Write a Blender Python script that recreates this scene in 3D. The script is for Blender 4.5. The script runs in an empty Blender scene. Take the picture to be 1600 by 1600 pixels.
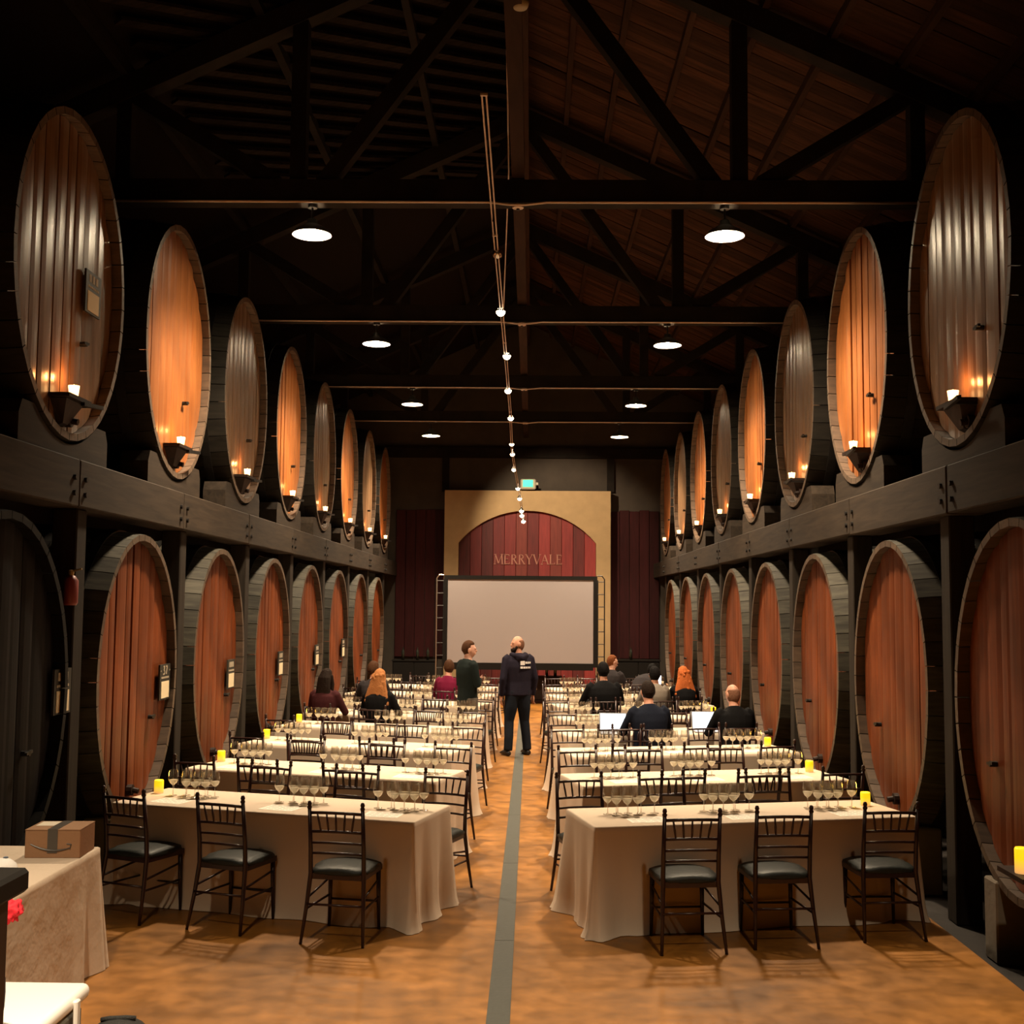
import bpy, math, random
from math import sin, cos, pi, radians, sqrt, exp, atan2
from mathutils import Vector, Matrix

# ------------------------------------------------------------------ camera, world, lights, exposure
SC = bpy.context.scene
COL = SC.collection
random.seed(7)
PITCH, YAW, ROLL = 0.0788242, 0.0168959, 0.0087266
fw = Vector((-sin(YAW)*cos(PITCH), cos(YAW)*cos(PITCH), sin(PITCH)))
rt0 = Vector((cos(YAW), sin(YAW), 0)); up0 = rt0.cross(fw)
rt = rt0*cos(ROLL)+up0*sin(ROLL); up = -rt0*sin(ROLL)+up0*cos(ROLL)
cd = bpy.data.cameras.new('camera'); cam = bpy.data.objects.new('camera', cd); COL.objects.link(cam)
cam.matrix_world = Matrix(((rt.x, up.x, -fw.x, 0.167), (rt.y, up.y, -fw.y, 0.0), (rt.z, up.z, -fw.z, 2.3), (0, 0, 0, 1)))
cd.sensor_fit = 'HORIZONTAL'; cd.sensor_width = 36.0; cd.lens = 36.0*1845/1600; cd.clip_end = 200; cd.clip_start = .05
SC.camera = cam
wd = bpy.data.worlds.new('world'); SC.world = wd; wd.use_nodes = True
wd.node_tree.nodes['Background'].inputs[0].default_value = (.02, .016, .012, 1)
wd.node_tree.nodes['Background'].inputs[1].default_value = .3
SC.view_settings.view_transform = 'Standard'; SC.view_settings.look = 'None'
SC.view_settings.gamma = 1; SC.view_settings.exposure = 0.0; SC.view_settings.use_curve_mapping = False
cy = SC.cycles
cy.transparent_max_bounces = 96; cy.max_bounces = 8; cy.diffuse_bounces = 4; cy.glossy_bounces = 3
cy.caustics_reflective = False; cy.caustics_refractive = False; cy.sample_clamp_indirect = 4.0
WARM = (1, .78, .53)
PENDANT_W = 2350.0          # power of a pendant over the tables
PENDANT_CONE = radians(122)
FRONT_W = 3200.0            # power of the pair above the camera
LAMP_Y = [3.0, 11.92, 17.04, 22.27, 26.45]

def point(name, loc, power, col=WARM, rad=.03):
    l = bpy.data.lights.new(name, 'POINT'); l.energy = power; l.color = col; l.shadow_soft_size = rad
    o = bpy.data.objects.new(name, l); COL.objects.link(o); o.location = loc; return o
def spot(name, loc, target, power, ang, col=WARM, rad=.04, blend=.6):
    l = bpy.data.lights.new(name, 'SPOT'); l.energy = power; l.color = col; l.shadow_soft_size = rad
    l.spot_size = ang; l.spot_blend = blend
    o = bpy.data.objects.new(name, l); COL.objects.link(o); o.location = loc
    o.rotation_euler = (Vector(target)-Vector(loc)).to_track_quat('-Z', 'Y').to_euler(); return o

# ------------------------------------------------------------------ materials
def new_mat(name):
    m = bpy.data.materials.new(name); m.use_nodes = True
    nt = m.node_tree; return m, nt, nt.nodes['Principled BSDF']
def plain(name, c, rough=.5, metal=0., bump=0., bscale=200., spec=.5, var=0.):
    m, nt, b = new_mat(name)
    b.inputs['Base Color'].default_value = (*c, 1); b.inputs['Roughness'].default_value = rough
    b.inputs['Metallic'].default_value = metal; b.inputs['Specular IOR Level'].default_value = spec
    tc = nt.nodes.new('ShaderNodeTexCoord')
    n = nt.nodes.new('ShaderNodeTexNoise'); n.inputs['Scale'].default_value = bscale; n.inputs['Detail'].default_value = 3
    nt.links.new(tc.outputs['Object'], n.inputs['Vector'])
    if bump:
        bp = nt.nodes.new('ShaderNodeBump'); bp.inputs['Strength'].default_value = bump; bp.inputs['Distance'].default_value = .01
        nt.links.new(n.outputs['Fac'], bp.inputs['Height']); nt.links.new(bp.outputs['Normal'], b.inputs['Normal'])
    if var:
        mx = nt.nodes.new('ShaderNodeMix'); mx.data_type = 'RGBA'
        mx.inputs['A'].default_value = (*c, 1); mx.inputs['B'].default_value = tuple(x*(1-var) for x in c)+(1,)
        nt.links.new(n.outputs['Fac'], mx.inputs['Factor']); nt.links.new(mx.outputs['Result'], b.inputs['Base Color'])
    return m
def wood(name, c1, c2, rough=.45, sc=(14, 14, 1.2), spec=.5, rnd=.35, bump=.15, stain=0.):
    """grain stretched along local Z (or whichever axis has the small scale); per-piece tint from Object Info"""
    m, nt, b = new_mat(name); N = nt.nodes.new; L = nt.links.new
    tc = N('ShaderNodeTexCoord'); mp = N('ShaderNodeMapping'); mp.inputs['Scale'].default_value = sc
    oi = N('ShaderNodeObjectInfo'); ad = N('ShaderNodeVectorMath'); ad.operation = 'ADD'
    ml = N('ShaderNodeMath'); ml.operation = 'MULTIPLY'; ml.inputs[1].default_value = 37.
    L(oi.outputs['Random'], ml.inputs[0]); L(tc.outputs['Object'], mp.inputs['Vector'])
    L(mp.outputs['Vector'], ad.inputs[0]); L(ml.outputs[0], ad.inputs[1])
    n = N('ShaderNodeTexNoise'); n.inputs['Scale'].default_value = 1.6; n.inputs['Detail'].default_value = 6; n.inputs['Distortion'].default_value = .6
    L(ad.outputs[0], n.inputs['Vector'])
    rp = N('ShaderNodeValToRGB'); rp.color_ramp.elements[0].position = .3; rp.color_ramp.elements[1].position = .7
    rp.color_ramp.elements[0].color = (*c2, 1); rp.color_ramp.elements[1].color = (*c1, 1)
    L(n.outputs['Fac'], rp.inputs['Fac'])
    mr = N('ShaderNodeMapRange'); mr.inputs['To Min'].default_value = 1-rnd; mr.inputs['To Max'].default_value = 1+rnd*.4
    L(oi.outputs['Random'], mr.inputs['Value'])
    mx = N('ShaderNodeVectorMath'); mx.operation = 'SCALE'; L(rp.outputs['Color'], mx.inputs[0]); L(mr.outputs[0], mx.inputs['Scale'])
    out = mx.outputs[0]
    if stain:
        n2 = N('ShaderNodeTexNoise'); n2.inputs['Scale'].default_value = 1.3; n2.inputs['Detail'].default_value = 4
        L(tc.outputs['Object'], n2.inputs['Vector'])
        r2 = N('ShaderNodeMapRange'); r2.inputs['From Min'].default_value = .35; r2.inputs['From Max'].default_value = .65
        r2.inputs['To Min'].default_value = 1-stain; r2.inputs['To Max'].default_value = 1.
        L(n2.outputs['Fac'], r2.inputs['Value'])
        m2 = N('ShaderNodeVectorMath'); m2.operation = 'SCALE'; L(out, m2.inputs[0]); L(r2.outputs[0], m2.inputs['Scale']); out = m2.outputs[0]
    L(out, b.inputs['Base Color'])
    b.inputs['Roughness'].default_value = rough; b.inputs['Specular IOR Level'].default_value = spec
    if bump:
        bp = N('ShaderNodeBump'); bp.inputs['Strength'].default_value = bump; bp.inputs['Distance'].default_value = .004
        L(n.outputs['Fac'], bp.inputs['Height']); L(bp.outputs['Normal'], b.inputs['Normal'])
    return m
def emit(name, c, s, base=None):
    m, nt, b = new_mat(name)
    b.inputs['Base Color'].default_value = (*(base or c), 1)
    b.inputs['Emission Color'].default_value = (*c, 1); b.inputs['Emission Strength'].default_value = s
    return m
M = {}
M['head_brown'] = wood('head_brown', (.30, .17, .085), (.20, .105, .052), .32, stain=.25, rnd=.12, spec=.95)
M['head_orange'] = wood('head_orange', (.34, .118, .030), (.24, .074, .017), .45, spec=.35, stain=.3, rnd=.15)
M['head_red'] = wood('head_red', (.25, .062, .014), (.165, .036, .008), .5, spec=.3, stain=.45, rnd=.15)
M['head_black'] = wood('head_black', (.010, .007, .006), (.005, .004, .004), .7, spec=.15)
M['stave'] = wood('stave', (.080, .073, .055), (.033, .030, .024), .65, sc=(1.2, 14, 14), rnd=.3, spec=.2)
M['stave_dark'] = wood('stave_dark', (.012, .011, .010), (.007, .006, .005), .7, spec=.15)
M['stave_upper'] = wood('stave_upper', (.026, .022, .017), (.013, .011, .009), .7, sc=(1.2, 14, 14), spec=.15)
M['chime'] = wood('chime', (.125, .085, .055), (.065, .044, .030), .55, sc=(3, 14, 14), rnd=.3)
M['iron'] = plain('iron', (.03, .028, .026), .5, .8, .2, 60)
M['dark_wood'] = wood('dark_wood', (.03, .015, .010), (.014, .008, .006), .55, spec=.25)
M['timber'] = wood('timber', (.042, .029, .019), (.020, .014, .0095), .8, sc=(12, 1.0, 12), rnd=.25, bump=.3, spec=.2)
M['post'] = wood('post', (.032, .025, .019), (.018, .014, .011), .8, rnd=.2, spec=.15)
M['truss'] = wood('truss', (.022, .016, .012), (.010, .008, .006), .8, sc=(2, 2, 2), rnd=.2, spec=.15)
M['roof'] = wood('roof', (.085, .036, .017), (.036, .015, .008), .85, sc=(1.2, 9, 9), rnd=.55, spec=.15)
M['purlin'] = wood('purlin', (.060, .029, .017), (.033, .016, .010), .85, sc=(9, 1, 9), spec=.15)
M['deck'] = plain('deck', (.014, .010, .008), .95, 0, 0, spec=.05)
M['batten'] = wood('batten', (.028, .019, .014), (.008, .005, .004), .9, sc=(2, 9, 9), rnd=.5, spec=.1)
M['conduit'] = plain('conduit', (.62, .50, .42), .45, .2)
M['wall_dark'] = plain('wall_dark', (.05, .042, .034), .9, 0, .3, 6, var=.5)
M['wall_far'] = plain('wall_far', (.075, .058, .043), .9, 0, .3, 3, var=.5)
M['tan'] = plain('tan', (.50, .34, .17), .85, 0, .15, 5, var=.25)
for i, (a, b) in enumerate([((.20, .022, .02), (.12, .013, .013)), ((.30, .035, .032), (.2, .022, .02)), ((.24, .04, .028), (.15, .024, .018)), ((.14, .018, .017), (.08, .011, .011))]):
    M['red%d' % i] = wood('red%d' % i, a, b, .7, rnd=.3)
M['maroon'] = wood('maroon', (.055, .010, .011), (.032, .007, .007), .8, rnd=.35, spec=.2)
M['letter'] = plain('letter', (.46, .2, .14), .6)
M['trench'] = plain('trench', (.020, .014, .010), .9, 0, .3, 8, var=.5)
M['strip'] = plain('strip', (.050, .052, .040), .6, 0, .2, 30, var=.35)
M['footing'] = plain('footing', (.17, .135, .095), .9, 0, .4, 15, var=.3)
M['cloth'] = plain('cloth', (.66, .54, .42), .85, 0, .25, 400, spec=.2)
M['cloth_creased'] = plain('cloth_creased', (.66, .54, .42), .85, 0, 1.0, 7, spec=.2)
M['chair'] = wood('chair', (.030, .009, .007), (.015, .005, .004), .32, sc=(30, 30, 4), rnd=.2, bump=.05)
M['vinyl'] = plain('vinyl', (.014, .018, .016), .5, 0, .15, 90, spec=.3)
M['paper'] = plain('paper', (.86, .80, .70), .8)
M['print'] = plain('print', (.16, .13, .10), .8)
M['board'] = plain('board', (.022, .020, .014), .6)
M['plaque_paper'] = plain('plaque_paper', (.78, .66, .44), .8)
M['plaque_mark'] = plain('plaque_mark', (.45, .38, .28), .8)
M['shade_out'] = plain('shade_out', (.05, .06, .05), .35)
M['shade_in'] = plain('shade_in', (.88, .85, .80), .35)
M['bulb'] = emit('bulb', (1, .80, .52), 1500)
M['track_bulb'] = emit('track_bulb', (1, .80, .52), 14)
M['dead_bulb'] = plain('dead_bulb', (.6, .58, .55), .12, .9)
M['candle'] = emit('candle', (1, .50, .17), 6.5, (1, .8, .6))
M['wick_flame'] = emit('wick_flame', (1, .6, .2), 16)
M['led'] = None
M['exit_green'] = emit('exit_green', (.0, .85, .42), 1.0)
M['exit_case'] = plain('exit_case', (.40, .36, .27), .6)
M['screen'] = plain('screen', (.31, .275, .275), .8)
M['black'] = plain('black', (.008, .007, .006), .7, spec=.15)
M['steel'] = plain('steel', (.45, .40, .33), .35, .8)
M['lap'] = plain('lap', (.35, .35, .36), .4, .6)
M['lap_screen'] = emit('lap_screen', (.72, .84, 1), 2.0)
M['phone_screen'] = emit('phone_screen', (.9, .93, 1), 3.0)
M['cyan'] = plain('cyan', (.07, .52, .46), .3)
M['bottle_glass'] = plain('bottle_glass', (.02, .025, .02), .12)
M['card'] = plain('card', (.34, .185, .095), .85, 0, .1, 60, var=.15)
M['tape'] = plain('tape', (.075, .065, .055), .35)
M['shiplabel'] = plain('shiplabel', (.74, .66, .52), .7)
M['ice_white'] = plain('ice_white', (.86, .86, .82), .45)
M['ice_grey'] = plain('ice_grey', (.20, .20, .17), .5)
M['bag'] = plain('bag', (.012, .012, .011), .8, 0, .5, 120)
M['navybag'] = plain('navybag', (.035, .045, .085), .7, 0, .4, 40, var=.7)
M['capw'] = plain('capw', (.86, .85, .82), .8, 0, .2, 200)
M['bluegrey'] = plain('bluegrey', (.13, .17, .24), .7)
M['red'] = plain('red', (.75, .02, .04), .7, 0, .3, 60)
M['extred'] = plain('extred', (.22, .035, .03), .5)
M['brass'] = plain('brass', (.35, .25, .12), .4, .6)
def led_mat():
    m, nt, b = new_mat('led'); N = nt.nodes.new; L = nt.links.new
    tc = N('ShaderNodeTexCoord'); sx = N('ShaderNodeSeparateXYZ'); L(tc.outputs['Generated'], sx.inputs[0])
    r = N('ShaderNodeValToRGB'); r.color_ramp.elements[0].position = .05; r.color_ramp.elements[1].position = .6
    r.color_ramp.elements[0].color = (.85, .42, .12, 1); r.color_ramp.elements[1].color = (1, .66, .01, 1)
    L(sx.outputs['Z'], r.inputs[0]); L(r.outputs[0], b.inputs['Emission Color']); L(r.outputs[0], b.inputs['Base Color'])
    b.inputs['Emission Strength'].default_value = .85; return m
M['led'] = led_mat()
def glass_mat(name, tint, refl):
    m = bpy.data.materials.new(name); m.use_nodes = True; nt = m.node_tree; nt.nodes.clear(); N = nt.nodes.new; L = nt.links.new
    o = N('ShaderNodeOutputMaterial'); t = N('ShaderNodeBsdfTransparent'); t.inputs[0].default_value = (*tint, 1)
    g = N('ShaderNodeBsdfGlossy'); g.inputs['Roughness'].default_value = .06
    lw = N('ShaderNodeLayerWeight'); lw.inputs['Blend'].default_value = refl
    mr = N('ShaderNodeMapRange'); mr.inputs['To Min'].default_value = .09; mr.inputs['To Max'].default_value = .7
    L(lw.outputs['Facing'], mr.inputs['Value'])
    mx = N('ShaderNodeMixShader'); L(mr.outputs[0], mx.inputs[0]); L(t.outputs[0], mx.inputs[1]); L(g.outputs[0], mx.inputs[2])
    L(mx.outputs[0], o.inputs['Surface']); return m
M['glass'] = glass_mat('glass', (.90, .89, .86), .42)
def wine_mat():
    m = bpy.data.materials.new('wine'); m.use_nodes = True; nt = m.node_tree; nt.nodes.clear(); N = nt.nodes.new; L = nt.links.new
    o = N('ShaderNodeOutputMaterial'); t = N('ShaderNodeBsdfTransparent'); t.inputs[0].default_value = (.96, .92, .78, 1)
    d = N('ShaderNodeBsdfTranslucent'); d.inputs[0].default_value = (.97, .92, .80, 1)
    d2 = N('ShaderNodeBsdfDiffuse'); d2.inputs[0].default_value = (.97, .92, .80, 1)
    m1 = N('ShaderNodeMixShader'); m1.inputs[0].default_value = .5; L(d.outputs[0], m1.inputs[1]); L(d2.outputs[0], m1.inputs[2])
    m2 = N('ShaderNodeMixShader'); m2.inputs[0].default_value = .72; L(t.outputs[0], m2.inputs[1]); L(m1.outputs[0], m2.inputs[2])
    L(m2.outputs[0], o.inputs['Surface']); return m
M['wine'] = wine_mat()
def floor_mat():
    m, nt, b = new_mat('stained_concrete'); N = nt.nodes.new; L = nt.links.new
    tc = N('ShaderNodeTexCoord')
    n1 = N('ShaderNodeTexNoise'); n1.inputs['Scale'].default_value = .9; n1.inputs['Detail'].default_value = 8; n1.inputs['Roughness'].default_value = .62
    n2 = N('ShaderNodeTexNoise'); n2.inputs['Scale'].default_value = 7; n2.inputs['Detail'].default_value = 6
    L(tc.outputs['Object'], n1.inputs['Vector']); L(tc.outputs['Object'], n2.inputs['Vector'])
    r = N('ShaderNodeValToRGB'); e = r.color_ramp.elements
    e[0].position = .33; e[0].color = (.155, .062, .009, 1); e[1].position = .66; e[1].color = (.44, .18, .030, 1)
    x = e.new(.5); x.color = (.30, .122, .018, 1)
    L(n1.outputs['Fac'], r.inputs[0])
    mr = N('ShaderNodeMapRange'); mr.inputs['From Min'].default_value = .3; mr.inputs['From Max'].default_value = .7
    mr.inputs['To Min'].default_value = .58; mr.inputs['To Max'].default_value = 1.0; L(n2.outputs['Fac'], mr.inputs['Value'])
    s = N('ShaderNodeVectorMath'); s.operation = 'SCALE'; L(r.outputs[0], s.inputs[0]); L(mr.outputs[0], s.inputs['Scale'])
    L(s.outputs[0], b.inputs['Base Color'])
    rr = N('ShaderNodeMapRange'); rr.inputs['To Min'].default_value = .28; rr.inputs['To Max'].default_value = .6
    L(n2.outputs['Fac'], rr.inputs['Value']); L(rr.outputs[0], b.inputs['Roughness'])
    b.inputs['Specular IOR Level'].default_value = .4
    return m
M['floor'] = floor_mat()

# ------------------------------------------------------------------ mesh helpers
class MB:
    def __init__(s): s.v = []; s.f = []
    def add(s, vs, fs):
        o = len(s.v); s.v += [tuple(p) for p in vs]; s.f += [tuple(i+o for i in f) for f in fs]; return s
    def box(s, x0, x1, y0, y1, z0, z1, ch=0.):
        if ch <= 0:
            return s.add([(x0, y0, z0), (x1, y0, z0), (x1, y1, z0), (x0, y1, z0), (x0, y0, z1), (x1, y0, z1), (x1, y1, z1), (x0, y1, z1)],
                         [(3, 2, 1, 0), (4, 5, 6, 7), (0, 1, 5, 4), (1, 2, 6, 5), (2, 3, 7, 6), (3, 0, 4, 7)])
        c = ch   # chamfered along its vertical and top edges
        def loop(i, z): return [(x0+i, y0+c, z), (x0+c, y0+i, z), (x1-c, y0+i, z), (x1-i, y0+c, z), (x1-i, y1-c, z), (x1-c, y1-i, z), (x0+c, y1-i, z), (x0+i, y1-c, z)]
        vs = loop(c*.7, z0)+loop(0, z0+c)+loop(0, z1-c)+loop(c*.7, z1)
        fs = [tuple(range(7, -1, -1)), tuple(range(24, 32))]
        for k in range(3):
            for i in range(8): j = (i+1) % 8; fs.append((k*8+i, k*8+j, k*8+8+j, k*8+8+i))
        return s.add(vs, fs)
    def bar(s, p, q, w, h, side=None):
        """rectangular timber from p to q"""
        p, q = Vector(p), Vector(q); d = (q-p).normalized()
        a = Vector(side) if side else (Vector((0, 0, 1)).cross(d) if abs(d.z) < .95 else Vector((1, 0, 0)))
        a = (a-d*a.dot(d)).normalized(); b = d.cross(a); a = a*w/2; b = b*h/2
        return s.add([p-a-b, p+a-b, p+a+b, p-a+b, q-a-b, q+a-b, q+a+b, q-a+b],
                     [(3, 2, 1, 0), (4, 5, 6, 7), (0, 1, 5, 4), (1, 2, 6, 5), (2, 3, 7, 6), (3, 0, 4, 7)])
    def tube(s, pts, rad, seg=8, side=None, caps=True):
        """swept tube; rad is a number or (rx, ry) per point, rx along `side`"""
        P = [Vector(p) for p in pts]; n = len(P)
        if not isinstance(rad, (list,)): rad = [rad]*n
        vs = []; a = None
        for i in range(n):
            d = ((P[min(i+1, n-1)]-P[max(i-1, 0)]).normalized())
            ref = Vector(side) if side else (a if a else (Vector((1, 0, 0)) if abs(d.x) < .9 else Vector((0, 1, 0))))
            a = (ref-d*ref.dot(d)).normalized(); b = d.cross(a)
            r = rad[i]; rx, ry = r if isinstance(r, tuple) else (r, r)
            for k in range(seg): t = 2*pi*k/seg; vs.append(P[i]+a*(rx*cos(t))+b*(ry*sin(t)))
        fs = []
        for i in range(n-1):
            for k in range(seg): j = (k+1) % seg; fs.append((i*seg+k, i*seg+j, i*seg+seg+j, i*seg+seg+k))
        if caps: fs.append(tuple(range(seg-1, -1, -1))); fs.append(tuple((n-1)*seg+k for k in range(seg)))
        return s.add(vs, fs)
    def lathe(s, prof, seg=16, o=(0, 0, 0), close=True):
        vs = []; fs = []; n = len(prof)
        for r, z in prof:
            for k in range(seg): t = 2*pi*k/seg; vs.append((o[0]+r*cos(t), o[1]+r*sin(t), o[2]+z))
        for i in range(n-1):
            for k in range(seg): j = (k+1) % seg; fs.append((i*seg+k, i*seg+j, i*seg+seg+j, i*seg+seg+k))
        if close:
            if prof[0][0] > 1e-5: fs.append(tuple(range(seg-1, -1, -1)))
            if prof[-1][0] > 1e-5: fs.append(tuple((n-1)*seg+k for k in range(seg)))
        return s.add(vs, fs)
    def ball(s, c, r, seg=12, rings=8, fn=None):
        rx, ry, rz = r if isinstance(r, tuple) else (r, r, r)
        vs = []; fs = []
        for i in range(rings+1):
            a = pi*i/rings
            for k in range(seg):
                t = 2*pi*k/seg; d = Vector((sin(a)*cos(t), sin(a)*sin(t), -cos(a))); p = Vector((d.x*rx, d.y*ry, d.z*rz))
                if fn: p = fn(d, p)
                vs.append(p+Vector(c))
        for i in range(rings):
            for k in range(seg): j = (k+1) % seg; fs.append((i*seg+k, i*seg+j, i*seg+seg+j, i*seg+seg+k))
        return s.add(vs, fs)
    def prism(s, poly, y0, y1):
        """poly in (x, z), extruded along y from y0 (front) to y1"""
        n = len(poly)
        vs = [(x, y0, z) for x, z in poly]+[(x, y1, z) for x, z in poly]
        fs = [tuple(range(n)), tuple(range(2*n-1, n-1, -1))]
        for i in range(n): j = (i+1) % n; fs.append((i, i+n, j+n, j))
        return s.add(vs, fs)
    def xf(s, mat):
        s.v = [tuple(mat @ Vector(p)) for p in s.v]; return s
    def mesh(s, name, mat, smooth=False):
        me = bpy.data.meshes.new(name); me.from_pydata(s.v, [], s.f)
        ms = mat if isinstance(mat, (list, tuple)) else [mat]
        for m in ms: me.materials.append(M[m] if isinstance(m, str) else m)
        if smooth: me.polygons.foreach_set('use_smooth', [True]*len(me.polygons))
        me.update(); return me
    def build(s, name, mat, parent=None, smooth=False, loc=None, rot=None):
        return put(name, s.mesh(name, mat, smooth), parent, loc, rot)
def put(name, me, parent=None, loc=None, rot=None):
    o = bpy.data.objects.new(name, me); COL.objects.link(o)
    if parent: o.parent = parent
    if loc: o.location = loc
    if rot: o.rotation_euler = rot
    return o
def tag(o, label, cat, group=None):
    o['label'] = label; o['category'] = cat
    if group: o['group'] = group
    return o
def thing(name, label, cat, loc=(0, 0, 0), rz=0, group=None):
    o = bpy.data.objects.new(name, None); COL.objects.link(o); o.location = loc; o.rotation_euler = (0, 0, rz)
    o.empty_display_size = .1
    return tag(o, label, cat, group)
def struct(o): o['kind'] = 'structure'; return o
def copy_tree(root, loc, rz, label, group=None):
    r = root.copy(); COL.objects.link(r); r.location = loc; r.rotation_euler = (0, 0, rz); r['label'] = label
    if group: r['group'] = group
    for ch in root.children:
        c = ch.copy(); COL.objects.link(c); c.parent = r
        for g in ch.children: d = g.copy(); COL.objects.link(d); d.parent = c
    return r
ORD = ['first', 'second', 'third', 'fourth', 'fifth', 'sixth', 'seventh', 'eighth', 'ninth', 'tenth']

# ------------------------------------------------------------------ the room
FX = 3.345                       # x of the cask fronts
WY = 30.84                       # far wall
def bevel(o, w=.004):
    b = o.modifiers.new('edge', 'BEVEL'); b.width = w; b.segments = 1; b.limit_method = 'ANGLE'; return o
fl = struct(MB().box(-3.16, 3.16, -3, WY, -.12, 0).build('floor', 'floor'))
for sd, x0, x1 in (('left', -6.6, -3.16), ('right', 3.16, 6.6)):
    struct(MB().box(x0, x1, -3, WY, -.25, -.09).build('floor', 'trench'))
ts = bpy.data.objects.new('trim_1', None); COL.objects.link(ts); ts['kind'] = 'structure'
y = 1.0; n = 0
while y < WY-.2:
    L_ = 2.44
    MB().box(-.066, .066, y+.003, min(y+L_-.003, WY-.05), 0, .004).build('strip_plate', 'strip', ts); y += L_
for sd, x in (('left', -6.6), ('right', 6.6)):
    struct(MB().box(min(x, x+.2*(1 if x > 0 else -1)), max(x, x+.2*(1 if x > 0 else -1)), -3, WY, -.25, 7.2).build('wall_'+sd, 'wall_dark'))
struct(MB().prism([(-6.8, -.25), (6.8, -.25), (6.8, 6.9), (0, 9.9), (-6.8, 6.9)], -3.2, -3).build('wall_near', 'wall_dark'))
wf = struct(MB().prism([(-6.8, -.25), (6.8, -.25), (6.8, 6.9), (0, 9.9), (-6.8, 6.9)], WY, WY+.2).build('wall_far', 'wall_far'))
MB().box(-6.4, 6.4, WY-.14, WY, 6.15, 6.42).build('wall_plate', 'truss', wf)
for x in (-2.1, 2.22): MB().box(x-.09, x+.09, WY-.1, WY, 5.26, 6.15).build('wall_stud', 'truss', wf)
# dark red planks either side of the arch
for x0, x1 in ((-3.38, -2.09), (2.2, 3.49)):
    k = 5; w = (x1-x0)/k
    for i in range(k):
        pr = random.uniform(0, .012)
        bevel(MB().box(x0+i*w+.006, x0+(i+1)*w-.006, WY-.06-pr, WY, .95, 4.78+random.uniform(-.02, .02)).build('plank', 'maroon', wf), .006)
# roof: right slope boards run down the slope, left slope has spaced diagonal boards under a dark deck
SLOPE = .46; RZ = 9.70
def roof_z(x): return RZ-SLOPE*abs(x)
cr = struct(MB().add([(0, -3, RZ+.14), (6.8, -3, roof_z(6.8)+.14), (6.8, WY, roof_z(6.8)+.14), (0, WY, RZ+.14)], [(0, 1, 2, 3)]).build('ceiling_right', 'deck'))
cl = struct(MB().add([(0, -3, RZ+.14), (-6.8, -3, roof_z(6.8)+.14), (-6.8, WY, roof_z(6.8)+.14), (0, WY, RZ+.14)], [(3, 2, 1, 0)]).build('ceiling_left', 'deck'))
sl = sqrt(1+SLOPE**2)
bms = []
for w in (.20, .235, .27):
    bms.append((w, MB().box(.03, 6.75*sl, -w/2+.004, w/2-.004, 0, .03).mesh('roof_board', 'roof')))
yy = 4.0; i = 0
while yy < WY:
    w, me = bms[random.randrange(3)]
    a = math.atan(SLOPE)
    put('roof_board', me, cr, (0, yy+w/2, RZ+.06+random.uniform(-.012, .008)), (0, a, 0)); yy += w; i += 1
for x in (.63, 1.22, 1.9, 2.55, 3.25, 3.95, 4.7, 5.5):
    MB().bar((x, 3, roof_z(x)+.02), (x, WY, roof_z(x)+.02), .07, .12).build('purlin', 'purlin', cr)
for x in (-1.3, -2.7, -4.1, -5.5):
    MB().bar((x, 3, roof_z(x)+.02), (x, WY, roof_z(x)+.02), .09, .14).build('purlin', 'truss', cl)
for k in range(34):
    y0 = 3.2+k*.46
    p = Vector((-.06, y0+1.35*2.2, roof_z(.06)+.04)); q = Vector((-3.9, y0-1.35*1.7, roof_z(3.9)+.04))
    if q.y < 2: continue
    MB().bar(p, q, .13, .035, side=(-.5, 1, 0)).build('roof_board', 'batten', cl)
rb = tag(MB().bar((.0, 0, 9.3), (.0, WY, 9.3), .16, .3).build('ridge_beam', 'purlin'), 'dark ridge beam running the length of the roof peak', 'beam')
cgb = tag(MB().bar((-.0, 2, 6.76), (.0, WY-.1, 6.76), .13, .16).build('catwalk_beam', 'purlin'), 'reddish timber running lengthwise over the middle of the tie beams', 'beam')

# ------------------------------------------------------------------ roof trusses
TB = 6.42
def truss(first):
    t = thing('roof_truss', '', 'roof truss', group='dark timber roof trusses')
    MB().bar((-6.5, 0, TB+.12), (6.5, 0, TB+.12), .2, .24, side=(0, 1, 0)).build('tie_beam', 'truss', t)
    for s in (-1, 1):
        MB().bar((0, 0, RZ-.18), (s*6.4, 0, roof_z(6.4)-.18), .2, .24, side=(0, 1, 0)).build('rafter', 'truss', t)
        MB().bar((s*2.28, 0, TB+.2), (s*2.28, 0, roof_z(2.28)-.25), .16, .16).build('post', 'truss', t)
        MB().bar((s*2.02, 0, TB+.2), (s*.08, 0, RZ-.4), .16, .17, side=(0, 1, 0)).build('strut', 'truss', t)
        MB().bar((s*2.5, 0, TB+.22), (s*4.05, 0, roof_z(4.05)-.25), .15, .16, side=(0, 1, 0)).build('strut', 'truss', t)
        MB().bar((s*4.1, 0, TB+.2), (s*4.1, 0, roof_z(4.1)-.25), .15, .15).build('post', 'truss', t)
    MB().tube([(0, 0, TB-.05), (0, 0, RZ-.3)], .018, 6).build('king_rod', 'iron', t)
    MB().tube([(0, -.02, TB-.035), (0, -.02, TB-.0)], .06, 8).build('rod_plate', 'conduit', t)
    pts = [(-5.5, -.115, TB+.0), (-.3, -.115, TB-.005), (-.08, -.115, TB-.03), (.08, -.115, TB-.03), (.3, -.115, TB-.005), (5.5, -.115, TB+.0)]
    MB().tube(pts, .013, 6).build('conduit', 'conduit', t)
    return t
TY = [11.92, 17.04, 22.27, 26.45]
t0 = truss(True); t0.location = (0, TY[0], 0); t0['label'] = 'nearest dark timber roof truss with pale conduit under its tie beam'
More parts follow.
